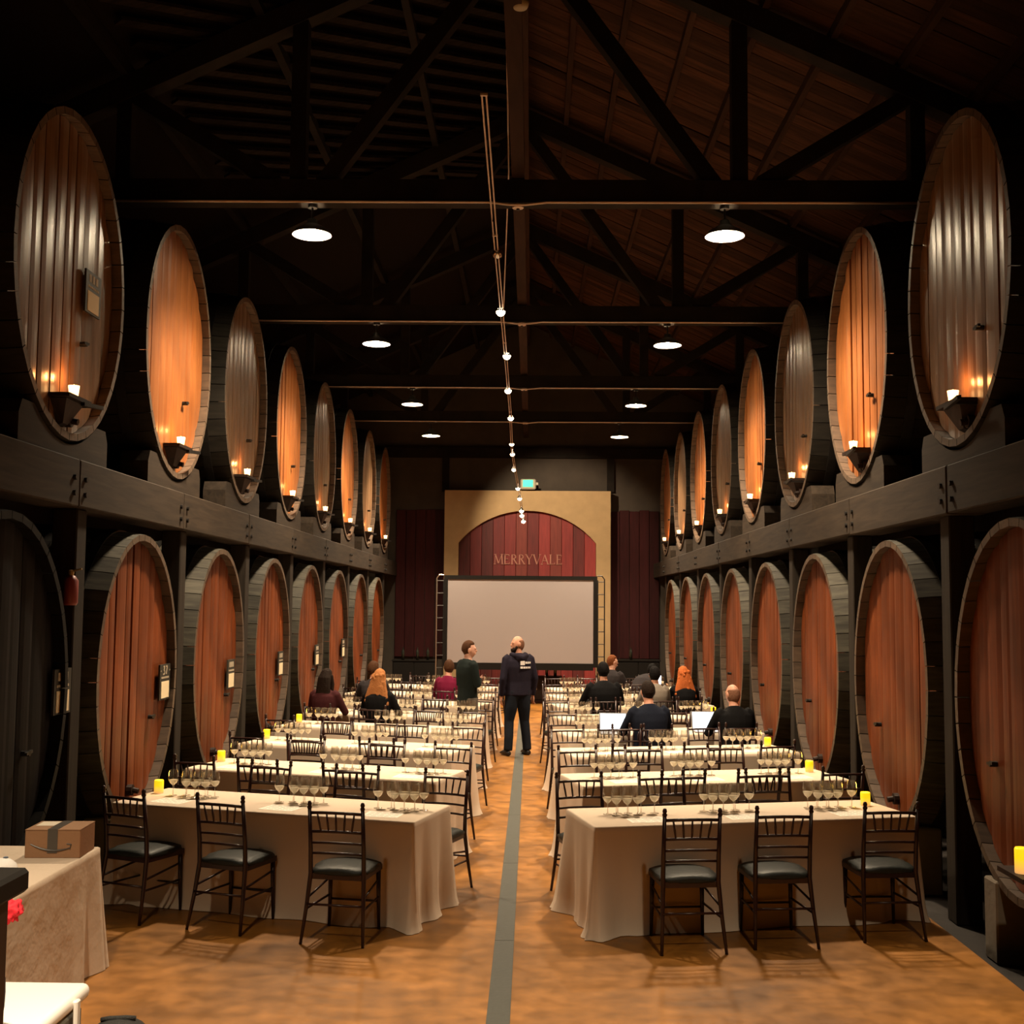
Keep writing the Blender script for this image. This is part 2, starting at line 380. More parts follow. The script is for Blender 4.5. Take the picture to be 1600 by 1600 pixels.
for k, yv in enumerate(TY[1:]):
    copy_tree(t0, (0, yv, 0), 0, '%s dark timber roof truss counted from the front, conduit under its tie beam' % ORD[k+1])

# ------------------------------------------------------------------ pendant lamps
def pendant():
    t = thing('pendant_lamp', '', 'lamp', group='white shaded pendant lamps')
    out = [(.03, .17), (.05, .165), (.055, .12), (.10, .095), (.17, .05), (.205, .0)]
    inn = [(.20, .0), (.165, .045), (.095, .088), (.05, .112), (.012, .12)]
    MB().lathe(out, 28, close=False).build('lamp_shade', 'shade_out', t, True)
    MB().lathe(inn, 28, close=False).build('reflector', 'shade_in', t, True)
    MB().ball((0, 0, .075), (.035, .035, .05), 12, 8).build('bulb', 'bulb', t, True)
    MB().tube([(0, 0, .165), (0, 0, .30)], .012, 6).build('stem', 'iron', t)
    MB().tube([(0, 0, .285), (0, 0, .33)], .05, 10).build('ceiling_cup', 'iron', t)
    return t
p0 = None; LZ = 6.10
for k, yv in enumerate(LAMP_Y):
    for s in (-1, 1):
        if k:
            lab = '%s lit pendant lamp from the front in the %s row, under a tie beam' % (ORD[k-1], 'left' if s < 0 else 'right')
            if p0 is None: p0 = pendant(); p0.location = (s*2.13, yv, LZ); p0['label'] = lab
            else: copy_tree(p0, (s*2.13, yv, LZ), 0, lab)
            spot('pendant_light', (s*2.13, yv, LZ+.02), (s*2.13, yv+1e-4, 0), PENDANT_W, PENDANT_CONE, WARM, .19, 1.0)
        else:
            spot('front_light', (s*2.13, yv, LZ+.02), (s*2.13, yv+1e-4, 0), FRONT_W, radians(98), WARM, .12, .9)

# ------------------------------------------------------------------ casks
CA, CB = 1.08, 1.265             # half width and half height of the front rim
NH = 10                          # planks in a head
def head_planks(seed, a, b):
    """planks of a cask head in its own plane; returns (mesh builder per plank)"""
    rnd = random.Random(seed); cuts = [-a+2*a*i/NH+(rnd.uniform(-.03, .03) if 0 < i < NH else 0) for i in range(NH+1)]
    out = []
    for i in range(NH):
        y0, y1 = cuts[i]+.003, cuts[i+1]-.003
        ns = 4; tw = rnd.uniform(-.008, .008); pr = rnd.uniform(-.004, .004); cup = rnd.uniform(.002, .007)
        vs = []; fs = []
        for j in range(ns+1):
            u = j/ns; yv = y0+(y1-y0)*u
            zz = b*sqrt(max(0., 1-(yv/a)**2)); xx = pr+tw*(u-.5)*2-cup*(1-(2*u-1)**2)*-1
            if j in (0, ns): xx -= .005
            vs += [(xx, yv, -zz), (xx, yv, 0), (xx, yv, zz)]
        for j in range(ns):
            for q in (0, 1): fs.append((j*3+q, j*3+3+q, j*3+4+q, j*3+1+q))
        n0 = len(vs); vs += [(-.03, p[1], p[2]) for p in vs]     # back edge for thickness
        for (e0, e1) in ((0, 1), (1, 2)): fs.append((e0+n0, e0, e1, e1+n0)[::-1])
        k = ns*3
        for (e0, e1) in ((k, k+1), (k+1, k+2)): fs.append((e0+n0, e0, e1, e1+n0))
        out.append(MB().add(vs, fs))
    return out
def ring_scale(t): return 1+.085*sin(pi*min(max(t, 0), 1))
NST = 40; DEPTH = 2.5
def stave(i, full=True):
    """one body stave: outer face, side gaps and the chime at the front end"""
    m = MB(); t0, t1 = 2*pi*i/NST+.0035, 2*pi*(i+1)/NST-.0035
    xs = [0, -.14, -.45, -.85, -1.25, -1.7, -2.1, -DEPTH] if full else [0, -.14, -.6, -1.25, -1.9, -DEPTH]
    vs = []
    for x in xs:
        s = ring_scale(-x/DEPTH)
        for tt in (t0, t1):
            vs.append((x, CA*s*cos(tt), CB*s*sin(tt)))
        for tt in (t1, t0):
            q = .055 if x > -.2 else .05
            vs.append((x, (CA-q)*s*cos(tt), (CB-q)*s*sin(tt)))
    fs = [(0, 1, 2, 3)]
    for k in range(len(xs)-1):
        for e in range(4): f = (e+1) % 4; fs.append((k*4+e, k*4+4+e, k*4+4+f, k*4+f))
    n = len(xs)*4; fs.append((n-1, n-2, n-3, n-4))
    return m.add(vs, fs)
def hoop(x0, x1):
    m = MB(); seg = 48; vs = []; fs = []
    for x, g in ((x0, .0), (x0, .012), (x1, .012), (x1, .0)):
        s = ring_scale(-x/DEPTH)
        for k in range(seg): t = 2*pi*k/seg; vs.append((x, (CA*s+g)*cos(t), (CB*s+g)*sin(t)))
    for r in range(3):
        for k in range(seg): j = (k+1) % seg; fs.append((r*seg+k, r*seg+j, r*seg+seg+j, r*seg+seg+k))
    return m.add(vs, fs)
HEADS = {(v, mt): [b.mesh('head_plank', mt) for b in head_planks(v+3, CA-.052, CB-.052)] for v, mt in
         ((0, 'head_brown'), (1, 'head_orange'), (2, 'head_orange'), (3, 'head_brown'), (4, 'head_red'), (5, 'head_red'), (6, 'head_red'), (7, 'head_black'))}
bodies = MB()
for i in range(NST): bodies.add(*(lambda b: (b.v, b.f))(stave(i)))
BODY = bodies.mesh('stave_shell', ['stave', 'chime'])
def rim_faces(me, nf):
    for i, p in enumerate(me.polygons):
        if i % nf in (0, 3): p.material_index = 1
rim_faces(BODY, 30)
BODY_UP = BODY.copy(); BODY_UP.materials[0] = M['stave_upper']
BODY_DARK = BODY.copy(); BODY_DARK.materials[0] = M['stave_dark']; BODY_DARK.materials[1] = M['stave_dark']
STV = [stave(i, False).mesh('stave', ['stave', 'chime']) for i in range(NST)]
for me in STV: rim_faces(me, 22)
HOOPS = [hoop(-.2, -.29).mesh('hoop', 'iron'), hoop(-.62, -.70).mesh('hoop', 'iron'), hoop(-1.9, -2.0).mesh('hoop', 'iron')]
# fittings on the front of a head (local: x out of the head, y across, z up; origin at rim-plane centre)
HX = -.085
def brk():
    m = MB()
    m.box(HX, HX+.16, -.22, .22, -.985+.02, -.955+.02)                                # the shelf board
    m.add([(HX, -.2, -.97), (HX, .2, -.97), (HX+.12, .17, -.97), (HX+.12, -.17, -.97), (HX, -.06, -1.16), (HX, .06, -1.16), (HX+.05, .05, -1.14), (HX+.05, -.05, -1.14)],
          [(0, 3, 2, 1), (4, 5, 6, 7), (3, 7, 6, 2), (0, 4, 7, 3), (2, 6, 5, 1), (0, 1, 5, 4)])
    return m
SHELF = brk().mesh('candle_shelf', 'dark_wood')
HANDLE = MB().bar((HX+.17, .02, -.985), (HX+.19, .36, -.96), .03, .03).bar((HX, .2, -.97), (HX+.18, .2, -.97), .025, .03).mesh('door_clamp', 'iron')
TAP = MB().tube([(HX, 0, 0), (HX+.05, 0, 0)], .05, 10).tube([(HX+.05, 0, 0), (HX+.10, 0, -.01)], .025, 8).mesh('bung', 'dark_wood')
KNOB = MB().tube([(HX, 0, 0), (HX+.06, 0, 0)], .02, 8).bar((HX+.05, -.05, 0), (HX+.05, .05, .01), .02, .02).mesh('tap', 'iron')
UY0, LY0, SP = 8.83, 10.66, 2.755
UZ, LZC = 4.785, 1.645
def cask(side, tier, k, label, variant, separate, fit):
    s = -1 if side == 'left' else 1
    yv = (UY0 if tier == 'upper' else LY0)+SP*k
    zc = UZ if tier == 'upper' else LZC
    t = thing('wine_cask', label, 'cask', (s*FX, yv, zc-CB), 0 if s < 0 else pi, 'wine casks of the %s %s row' % (tier, side))
    up_ = (0, 0, CB)
    if separate:
        for me in STV: put('stave', me, t, up_)
    else:
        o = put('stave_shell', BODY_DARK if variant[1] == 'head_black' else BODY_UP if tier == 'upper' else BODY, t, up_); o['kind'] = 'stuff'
    for me in HEADS[variant]:
        put('head_plank', me, t, (HX, 0, CB))
    for h in HOOPS: put('hoop', h, t, up_)
    if fit == 'candle':
        sh = put('candle_shelf', SHELF, t, up_); put('door_clamp', HANDLE, t, up_)
        put('bung', TAP, t, (.0, .12, CB-1.10)); put('tap', KNOB, t, (0, .35, CB-.45))
    else:
        put('tap', KNOB, t, (0, .5*(1 if s < 0 else -1), CB-.42)); put('bung', TAP, t, (0, 0, CB-1.02))
    return t
cd_me = MB().lathe([(.032, 0), (.042, .085), (.036, .085), (.03, .06)], 14, close=True).mesh('candle', 'candle', True)
fl_me = MB().lathe([(.002, 0), (.010, .012), (.007, .03), (.001, .05)], 8).mesh('flame', 'wick_flame', True)
dk = {'left': 'left', 'right': 'right'}
for side in ('left', 'right'):
    s = -1 if side == 'left' else 1
    for k in range(8):
        brown = k % 2 == 0
        lab = '%s cask in the %s upper row, %s head with candle shelf' % (ORD[k], side, 'dull brown' if brown else 'orange')
        cask(side, 'upper', k, lab, (0 if k % 4 == 0 else 3, 'head_brown') if brown else (1 if k % 4 == 1 else 2, 'head_orange'), False, 'candle')
        yv = UY0+SP*k; lx = HX+.105
        c = tag(put('candle', cd_me, None, (s*(FX-lx), yv-.0, UZ-.934)), 'lit candle on the shelf of the %s cask in the %s upper row' % (ORD[k], side), 'candle', 'lit candles on the upper casks')
        put('flame', fl_me, c, (0, 0, .045))
        point('candle_light', (s*(FX-lx), yv, UZ-.78), 3.2, (1, .36, .10), .02)
    for k in range(-1, 7):
        n = ORD[k+1] if side == 'right' else ORD[k+1]
        if side == 'left' and k == -1:
            lab = 'nearest cask in the left lower row, almost black, with a paper plaque'
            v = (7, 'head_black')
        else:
            lab = '%s cask from the front in the %s lower row, reddish head, dark grey staves' % (n, side)
            v = (4+((k+1) % 3), 'head_red')
        cask(side, 'lower', k, lab, v, k in (0, 1, 2) or (side == 'right' and k == -1), 'tap')

# rack: beams, posts, saddles, footings
for side in ('left', 'right'):
    s = -1 if side == 'left' else 1
    bt = thing('rack_beam', 'long grey-brown timber beam carrying the %s upper row of casks' % side, 'beam', (0, 0, 0), 0, 'timber beams under the upper casks')
    ys = [1.5]+[UY0+.15+SP*k for k in range(-2, 8)]+[WY-.05]
    ys = sorted(set([1.5]+[UY0+.22+SP*k for k in range(-2, 8)]+[WY-.05]))
    for a, b in zip(ys[:-1], ys[1:]):
        j = random.uniform(0, .012)
        bevel(MB().box(min(s*(FX-j), s*(FX+.3)), max(s*(FX-j), s*(FX+.3)), a+.004, b-.004, 3.03+random.uniform(-.006, .006), 3.40).build('timber', 'timber', bt), .01)
    for yb in ys[2:-1]:
        for dy, dz in ((-.12, .1), (-.12, .22), (.1, .1), (.1, .22)):
            MB().tube([(s*(FX+.01), yb+dy, 3.03+dz), (s*(FX-.03), yb+dy, 3.03+dz)], .022, 8).build('bolt', 'iron', bt)
    for k in range(-1, 8):
        yp = LY0-SP/2+SP*k+.02
        tag(bevel(MB().box(min(s*(FX+.06), s*(FX+.26)), max(s*(FX+.06), s*(FX+.26)), yp-.1, yp+.1, -.09, 3.03).build('rack_post', 'post'), .01),
            '%s timber post from the front between the %s lower casks' % (ORD[k+1], side), 'post', 'posts of the cask rack')
    # saddles: two tapering blocks cut to the curve of each upper cask
    poly = []
    half = .80
    for i in range(17):
        u = -half+2*half*i/16
        zc = UZ-1.012*CB*sqrt(max(0, 1-(u/(CA*1.012))**2))-.012
        poly.append((u, min(zc, 3.70)))
    pl = [(-half-.05, 3.40), (half+.05, 3.40), (half+.05, 3.60)]+[(u, z) for u, z in reversed(poly)]+[(-half-.05, 3.60)]
    pl = [(u, z) for u, z in pl]
    sme = MB().prism(pl, .02, .28).xf(Matrix.Rotation(pi/2, 4, 'Z')).mesh('cask_saddle', 'timber')
    for k in range(8):
        o = put('cask_saddle', sme, None, (s*FX+(0.3 if s > 0 else 0), UY0+SP*k, 0), None)
        tag(o, 'curved timber saddle block under the %s cask of the %s upper row' % (ORD[k], side), 'block', 'saddle blocks on the rack beams')
    for k in range(-1, 7):
        yv = LY0+SP*k
        for dy in (-.42, .42):
            z1 = LZC-CB*sqrt(1-(.42/CA)**2)-.02
            o = bevel(MB().box(min(s*(FX-.02), s*(FX+.28)), max(s*(FX-.02), s*(FX+.28)), yv+dy-.11, yv+dy+.11, -.09, z1).build('footing_block', 'footing'), .012)
            tag(o, 'pale footing block under the %s side of the %s cask of the %s lower row' % ('near' if dy < 0 else 'far', ORD[k+1], side), 'block', 'footing blocks under the lower casks')

# plaques on the casks
def plaque(x, y, z, label, number=None, w=.32, h=.34):
    t = thing('cask_plaque', label, 'sign', (x, y, z), pi/2, 'plaques on the left casks')
    # local: x along +Y of the hall (to the right when read from the aisle), y -> -X
    MB().box(-w/2, w/2, -.018, 0, 0, h, ).build('plaque_board', 'board', t)
    MB().box(-w*.37, w*.37, -.022, -.018, h*.05, h*.52).build('paper_sheet', 'plaque_paper', t)
    m = MB()
    for i in range(7): m.box(-w*.36+i*w*.105, -w*.36+i*w*.105+w*.075, -.021, -.018, h*.60, h*.655)
    if number:
        u = h*.22; x0 = -.068
        segs = {'3': [((0, 1), (.6, 1)), ((.6, 1), (.25, .55)), ((.25, .55), (.6, .4)), ((.6, .4), (.55, .05)), ((.55, .05), (0, 0))],
                '7': [((0, 1), (.6, 1)), ((.6, 1), (.2, 0))]}
        for ch in number:
            for p, q in segs[ch]: m.bar((x0+p[0]*u, -.02, h*.72+p[1]*u), (x0+q[0]*u, -.02, h*.72+q[1]*u), .004, .014, side=(0, 1, 0))
            x0 += .078
        for xd in (-w*.42, w*.42): m.box(xd-.008, xd+.008, -.021, -.018, h*.80, h*.845)
    else:
        for i in range(3): m.box(-w*.3+i*w*.22, -w*.3+i*w*.22+w*.14, -.021, -.018, h*.74, h*.92)
    m.build('plaque_print', 'plaque_mark', t)
PX = -FX-.055
plaque(PX, 11.5, 1.36, 'black plaque with paper sheet on the second left lower cask', '37')
for i, (yv, zv) in enumerate(((14.05, 1.29), (16.83, 1.28), (19.69, 1.28), (22.42, 1.3))):
    plaque(PX, yv, zv, 'black plaque with paper sheet on the %s left lower cask' % ORD[i+2])
plaque(PX, 8.98, 1.45, 'black plaque with paper sheet on the nearest, nearly black left cask')
plaque(PX, 9.30, 4.60, 'black plaque with paper sheet on the first left upper cask')
# fire extinguisher on the left post
ext = thing('fire_extinguisher', 'small dull red fire extinguisher hung on the post beside the nearest left cask', 'fire extinguisher', (-FX-.02, 9.02, 2.27), 0)
MB().lathe([(.045, 0), (.055, .02), (.055, .19), (.03, .225), (.018, .23)], 14).build('cylinder_body', 'extred', ext, True)
MB().lathe([(.018, .23), (.022, .25), (.022, .27), (.0, .272)], 10).bar((0, 0, .26), (.08, 0, .28), .02, .012).build('valve', 'brass', ext)

# ------------------------------------------------------------------ far wall: arch panel, sign, exit box, screen
ap = thing('arch_panel', 'tall tan panel framing an arch of red planks with white lettering', 'panel', (.055, WY-.08, 0))
AH, AR, AZC, ATOP = 1.775, 2.295, 2.445, 5.26
def arch_z(x): return AZC+sqrt(AR*AR-x*x)
arcp = [(AH*cos(0)-2*AH*i/24, 0) for i in range(25)]
poly = [(2.145, 0), (2.145, ATOP), (-2.145, ATOP), (-2.145, 0), (-AH, 0)]+[(-AH+2*AH*i/24, arch_z(-AH+2*AH*i/24)) for i in range(25)]+[(AH, 0)]
# build the surround as columns so every face stays convex
m = MB()
xs = [-2.145, -AH]+[-AH+2*AH*i/24 for i in range(1, 25)]+[2.145]
for a, b in zip(xs[:-1], xs[1:]):
    if b <= -AH+1e-6 or a >= AH-1e-6: m.prism([(a, 0), (b, 0), (b, ATOP), (a, ATOP)], -.34, -.08)
    else: m.prism([(a, arch_z(a)), (b, arch_z(b)), (b, ATOP), (a, ATOP)], -.34, -.08)
m.build('surround', 'tan', ap)
seq = [3, 0, 3, 0, 1, 2, 0, 1, 2, 1, 3, 1, 0]
w = 2*AH/12
for i in range(12):
    bevel(MB().box(-AH+i*w+.004, -AH+(i+1)*w-.004, -.2-random.uniform(0, .014), -.08, 0, 4.8).build('plank', 'red%d' % seq[i], ap), .005)
LETS = {'M': ([((.08, 0), (.14, 1), .05), ((.14, 1), (.5, .08), .11), ((.5, .08), (.88, 1), .05), ((.88, 1), (.94, 0), .11)], [(.08, 0), (.94, 0), (.12, 1), (.88, 1)], 1.0),
        'E': ([((.15, 0), (.15, 1), .12), ((.1, .97), (.62, .97), .06), ((.15, .53), (.5, .53), .06), ((.1, .03), (.66, .03), .06), ((.62, .97), (.62, .84), .05), ((.66, .03), (.66, .18), .05)], [(.15, 0), (.15, 1)], .72),
        'R': ([((.15, 0), (.15, 1), .12), ((.1, .97), (.42, .97), .06), ((.42, .97), (.56, .85), .1), ((.56, .85), (.54, .64), .1), ((.54, .64), (.15, .52), .06), ((.34, .54), (.72, 0), .12)], [(.15, 0), (.72, 0)], .76),
        'Y': ([((.05, 1), (.4, .48), .12), ((.75, 1), (.4, .48), .05), ((.4, .5), (.4, 0), .12)], [(.05, 1), (.75, 1), (.4, 0)], .78),
        'V': ([((.05, 1), (.42, 0), .12), ((.78, 1), (.42, 0), .05)], [(.05, 1), (.78, 1)], .82),
        'A': ([((.05, 0), (.4, 1), .05), ((.4, 1), (.78, 0), .12), ((.18, .36), (.62, .36), .05)], [(.05, 0), (.78, 0)], .82),
        'L': ([((.15, 0), (.15, 1), .12), ((.1, .03), (.62, .03), .06), ((.62, .03), (.62, .2), .05)], [(.15, 0), (.15, 1)], .68)}
word = 'MERRYVALE'; tot = sum(LETS[c][2] for c in word)+.10*8
SX = 1.76; lx = -.80-.055; ux = SX/tot; uz = .25
for c in word:
    strokes, serifs, adv = LETS[c]; m = MB()
    for (p, q, wd_) in strokes:
        m.bar((lx+p[0]*ux, -.225, 3.36+p[1]*uz), (lx+q[0]*ux, -.225, 3.36+q[1]*uz), .012, wd_*ux*1.05, side=(0, 1, 0))
    for (a, b) in serifs: m.box(lx+(a-.12)*ux, lx+(a+.12)*ux, -.231, -.219, 3.36+b*uz-.008, 3.36+b*uz+.008)
    m.build('letter', 'letter', ap); lx += (adv+.10)*ux
ex = thing('exit_box', 'green lit exit light box mounted above the tan arch panel', 'exit sign', (.065, WY-.56, 5.30), 0)
bevel(MB().box(-.2, .2, 0, .1, -.02, .25).build('case', 'exit_case', ex), .03)
MB().box(-.135, .125, -.012, 0, .045, .225).build('lit_face', 'exit_green', ex)
MB().bar((-.12, .09, .12), (-.12, .555, .12), .03, .03).bar((.12, .09, .12), (.12, .555, .12), .03, .03).build('wall_bracket', 'iron', ex)
MB().box(.2, .26, .02, .08, .10, .16).build('side_lamp', 'exit_case', ex)

# projection screen on a folding frame
ps = thing('projection_screen', 'wide pale projection screen in a black border standing before the arch', 'screen', (-.085, 27.7, 0))
W2, Z0, Z1 = 1.705, .96, 2.9
MB().box(-W2, W2, 0, .01, Z0, Z1).build('screen_surface', 'screen', ps)
MB().box(-W2-.09, -W2, -.015, .02, Z0-.09, Z1+.09).box(W2, W2+.09, -.015, .02, Z0-.09, Z1+.09).box(-W2, W2, -.015, .02, Z1, Z1+.09).box(-W2, W2, -.015, .02, Z0-.16, Z0).build('border', 'black', ps)
for s in (-1, 1):
    xo = s*(W2+.26)
    MB().tube([(s*(W2+.1), .03, Z1+.1), (xo-s*.06, .03, Z1+.1), (xo, .03, Z1+.02), (xo, .03, 0)], .016, 6).build('leg', 'steel' if s < 0 else 'iron', ps)
    MB().tube([(s*(W2+.1), .05, 0), (s*(W2+.1), .05, Z1)], .018, 6).build('leg', 'iron', ps)
    for i in range(10):
        z = .25+i*.29
        MB().tube([(s*(W2+.1), .04, z), (xo, .03, z)], .012, 6).build('rung', 'iron', ps)
    MB().bar((xo, -.5, .02), (xo, .55, .02), .05, .04).build('foot', 'iron', ps)
# dark cabinets along the far wall with bottles
for i, (x0, x1, h, lab) in enumerate(((-3.2, -2.15, .95, 'low black cabinet in the far left corner'), (2.25, 3.3, 1.0, 'low black cabinet in the far right corner'), (-.4, .9, .62, 'low dark red-brown cabinet under the projection screen'))):
    cb = thing('cabinet', lab, 'cabinet', ((x0+x1)/2, 28.9 if i < 2 else 28.2, 0))
    hw = (x1-x0)/2
    MB().box(-hw, hw, 0, .5, .04, h-.03).build('carcass', 'black' if i < 2 else 'dark_wood', cb)
    MB().box(-hw-.02, hw+.02, -.03, .52, h-.03, h).build('worktop', 'black', cb)
    for s in (-1, 1):
        d = bevel(MB().box(min(s*.01, s*(hw-.02)), max(s*.01, s*(hw-.02)), -.022, 0, .08, h-.06).build('door', 'black' if i < 2 else 'dark_wood', cb), .004)
        MB().tube([(s*.06, -.04, h*.5), (s*.06, -.04, h*.62)], .008, 6).build('handle', 'steel', d)
bt_prof = [(.036, 0), (.037, .19), (.03, .225), (.014, .25), (.014, .30), (.016, .305), (.0, .306)]
BOT = MB().lathe(bt_prof, 12).mesh('wine_bottle', 'bottle_glass', True)
for x, yv, z, lab in ((-2.95, 28.95, .95, 'dark bottle on the far left cabinet, nearest the casks'), (-2.6, 28.95, .95, 'dark bottle in the middle of the far left cabinet'), (-2.35, 29, .95, 'dark bottle on the far left cabinet, nearest the screen'),
                      (2.6, 28.95, 1.0, 'dark bottle standing on the far right cabinet'), (.75, 28.3, .62, 'dark bottle on the cabinet under the screen, right end'), (.55, 28.3, .62, 'second dark bottle on the cabinet under the screen')):
    tag(put('wine_bottle', BOT, None, (x, yv, z)), lab, 'bottle', 'bottles along the far wall')

# ------------------------------------------------------------------ track lights, cable, detector
rl = thing('track_rail', 'thin two-wire lighting rail slung along the middle of the hall', 'track rail')
TPT = [(-.27, 9.8, 6.66), (-.29, 13.6, 6.64), (-.3, 19, 6.57), (-.32, 25.5, 6.50), (-.33, 27.6, 6.25), (-.32, 28.2, 6.0), (-.27, 28.7, 5.7), (-.19, 29.2, 5.3), (-.13, 29.95, 5.05), (-.09, 30.3, 4.68), (-.05, 30.46, 4.55)]
TPT = [(.167+.925*(x-.167), .925*y, 2.3+.925*(z-2.3)) for x, y, z in TPT]
for dx in (-.018, .018):
    MB().tube([(x+dx, y, z+.0) for x, y, z in TPT], .008, 6).build('wire', 'conduit', rl)
for x, y, z in TPT[:4]: MB().bar((x-.03, y, z), (x+.03, y, z), .02, .02).build('spacer', 'conduit', rl)
for yv in TY[:3]:
    MB().tube([(-.25, yv, TB+.02), (-.26, yv, 6.25)], .006, 5).build('hanger', 'iron', rl)
SPOT = [(-.28, 14.2, 6.64), (-.31, 16.94, 6.6), (-.28, 19.85, 6.57), (-.32, 23, 6.55), (-.32, 26.1, 6.5), (-.33, 28.2, 6.2), (-.32, 28.7, 6.02), (-.29, 29.2, 5.7), (-.19, 29.7, 5.28), (-.15, 30.0, 5.05), (-.10, 30.2, 4.75), (-.09, 30.35, 4.64), (-.05, 30.45, 4.5)]
SPOT = [(.167+.925*(x-.167), .925*y, 2.3+.925*(z-2.3)) for x, y, z in SPOT]
for k, (x, y, z) in enumerate(SPOT):
    t = thing('track_lamp', '%s small round lamp from the front along the middle rail%s' % (ORD[k] if k < 10 else ['eleventh', 'twelfth', 'thirteenth'][k-10], ', unlit chrome' if k == 0 else ', lit'), 'lamp', (x, y, z), 0, 'small lamps on the middle rail')
    r = .062 if k < 5 else .052
    MB().ball((0, 0, -.03), r, 14, 10).build('globe', 'track_bulb' if k else 'dead_bulb', t, True)
    MB().lathe([(r*.98, -.03), (r*1.02, -.015), (r*.6, .03), (.012, .045), (.008, .08)], 12, close=False).build('cap', 'dead_bulb', t, True)
spot('sign_spot', (-.3, 26.0, 6.35), (.9, 30.6, 4.0), 1100, radians(56), WARM)
spot('screen_spot', (-.3, 22.9, 6.4), (1.2, 27.7, 2.9), 130, radians(34), WARM)
tag(MB().tube([(-.06, 8.5, 7.05), (-.1, 12, 6.82), (-.26, 16.4, 6.30)], .008, 6).build('power_cable', 'conduit'), 'thin pale cable sloping down to the middle lighting rail', 'cable')
sd = thing('smoke_detector', 'round pale smoke detector hung high at the middle of the roof', 'smoke detector', (.055, 8.36, 6.72))
MB().lathe([(.02, -.05), (.05, -.045), (.062, -.02), (.065, 0), (.0, .004)], 18).build('detector_body', 'exit_case', sd, True)
MB().tube([(0, 0, 0), (0, 0, 2.4)], .012, 6).build('drop_rod', 'iron', sd)

# ------------------------------------------------------------------ tables and cloths
TL, TW, TH = 2.5, .76, .745
TH_R, TH_L = radians(13.5), radians(16)
RB = [9.18, 11.06, 13.03, 14.95, 16.95, 18.95, 20.75, 22.55]
LB = [9.28, 11.22, 13.20, 15.10, 16.97, 18.95, 20.7, 22.6]
class Tab: pass
TABS = []
for sd in ('left', 'right'):
    for k in range(8):
        t = Tab(); t.side = sd; t.k = k; th = TH_R if sd == 'right' else TH_L; t.s = s = 1 if sd == 'right' else -1
        t.u = Vector((s*cos(th), sin(th), 0)); t.v = Vector((-s*sin(th), cos(th), 0)); t.rz = s*th
        back = Vector((s*.45, (RB if s > 0 else LB)[k], 0)); t.p = back-t.v*TW          # inner front corner
        t.c = t.p+t.u*(TL/2)+t.v*(TW/2); TABS.append(t)
def at(t, u, v, z=0.): q = t.p+t.u*u+t.v*v; return Vector((q.x, q.y, z))
def cloth_mesh(L, W, H, seed, flare=.11, puddle=.03):
    rnd = random.Random(seed); hl, hw = L/2+.006, W/2+.006
    # samples round the edge, denser at the corners
    P = []
    def side(p, q, n, nrm):
        for i in range(n):
            u = i/n; u2 = .5-.5*cos(pi*u)*(.55)-(.5-u)*.45+0 if False else u
            P.append((p[0]+(q[0]-p[0])*u2, p[1]+(q[1]-p[1])*u2, nrm[0], nrm[1]))
    def corner(cx, cy, a0):
        for i in range(7):
            a = a0+pi/2*i/7; P.append((cx+.02*cos(a), cy+.02*sin(a), cos(a), sin(a)))
    hl2, hw2 = hl-.02, hw-.02
    side((-hl2, -hw), (hl2, -hw), 44, (0, -1)); corner(hl2, -hw2, -pi/2)
    side((hl, -hw2), (hl, hw2), 18, (1, 0)); corner(hl2, hw2, 0)
    side((hl2, hw), (-hl2, hw), 44, (0, 1)); corner(-hl2, hw2, pi/2)
    side((-hl, hw2), (-hl, -hw2), 18, (-1, 0)); corner(-hl2, -hw2, pi)
    n = len(P)
    ph = [(rnd.uniform(2, 5), rnd.uniform(0, 6.3), rnd.uniform(.4, 1)) for _ in range(5)]
    fl = [flare*rnd.uniform(.6, 1.25) for _ in range(4)]
    rows = [0, .04, .12, .25, .4, .55, .7, .82, .92, .98, 1.0]
    vs = []; fs = []
    cs = [(hl, -hw), (hl, hw), (-hl, hw), (-hl, -hw)]
    for ri, t in enumerate(rows):
        for i, (x, y, nx, ny) in enumerate(P):
            f = sum(a*sin(fr*(x*2.1 if abs(ny) > .5 else y*3.0)+p0+7*abs(nx)) for fr, p0, a in ph)/3
            o = t*(.010+(.022 if abs(ny) > .5 else .020)*f)
            for ci, (cx, cyy) in enumerate(cs):
                d = sqrt((x-cx)**2+(y-cyy)**2)
                o += fl[ci]*(.55 if abs(nx) > .8 else 1)*t**1.2*exp(-(d/.10)**2)-.03*t*exp(-((d-.20)/.06)**2)+.018*t*exp(-((d-.33)/.05)**2)
            zz = H*(1-t)
            if t > .9: o += puddle*(t-.9)*10*(1+.8*f)
            zz += .004 if t >= 1 else 0
            if ri == 0: zz += .004
            vs.append((x+nx*o, y+ny*o, zz))
    R = len(rows)
    for r in range(R-1):
        for i in range(n): j = (i+1) % n; fs.append((r*n+i, r*n+n+i, r*n+n+j, r*n+j))
    top = len(vs)
    for (x, y, nx, ny) in P: vs.append((x-nx*.012, y-ny*.012, H+.010))
    for i in range(n): j = (i+1) % n; fs.append((i, j, top+j, top+i))
    fs.append(tuple(top+i for i in range(n)))
    return MB().add(vs, fs)
TOPZ = TH+.010
hl = TL/2
tbl = None
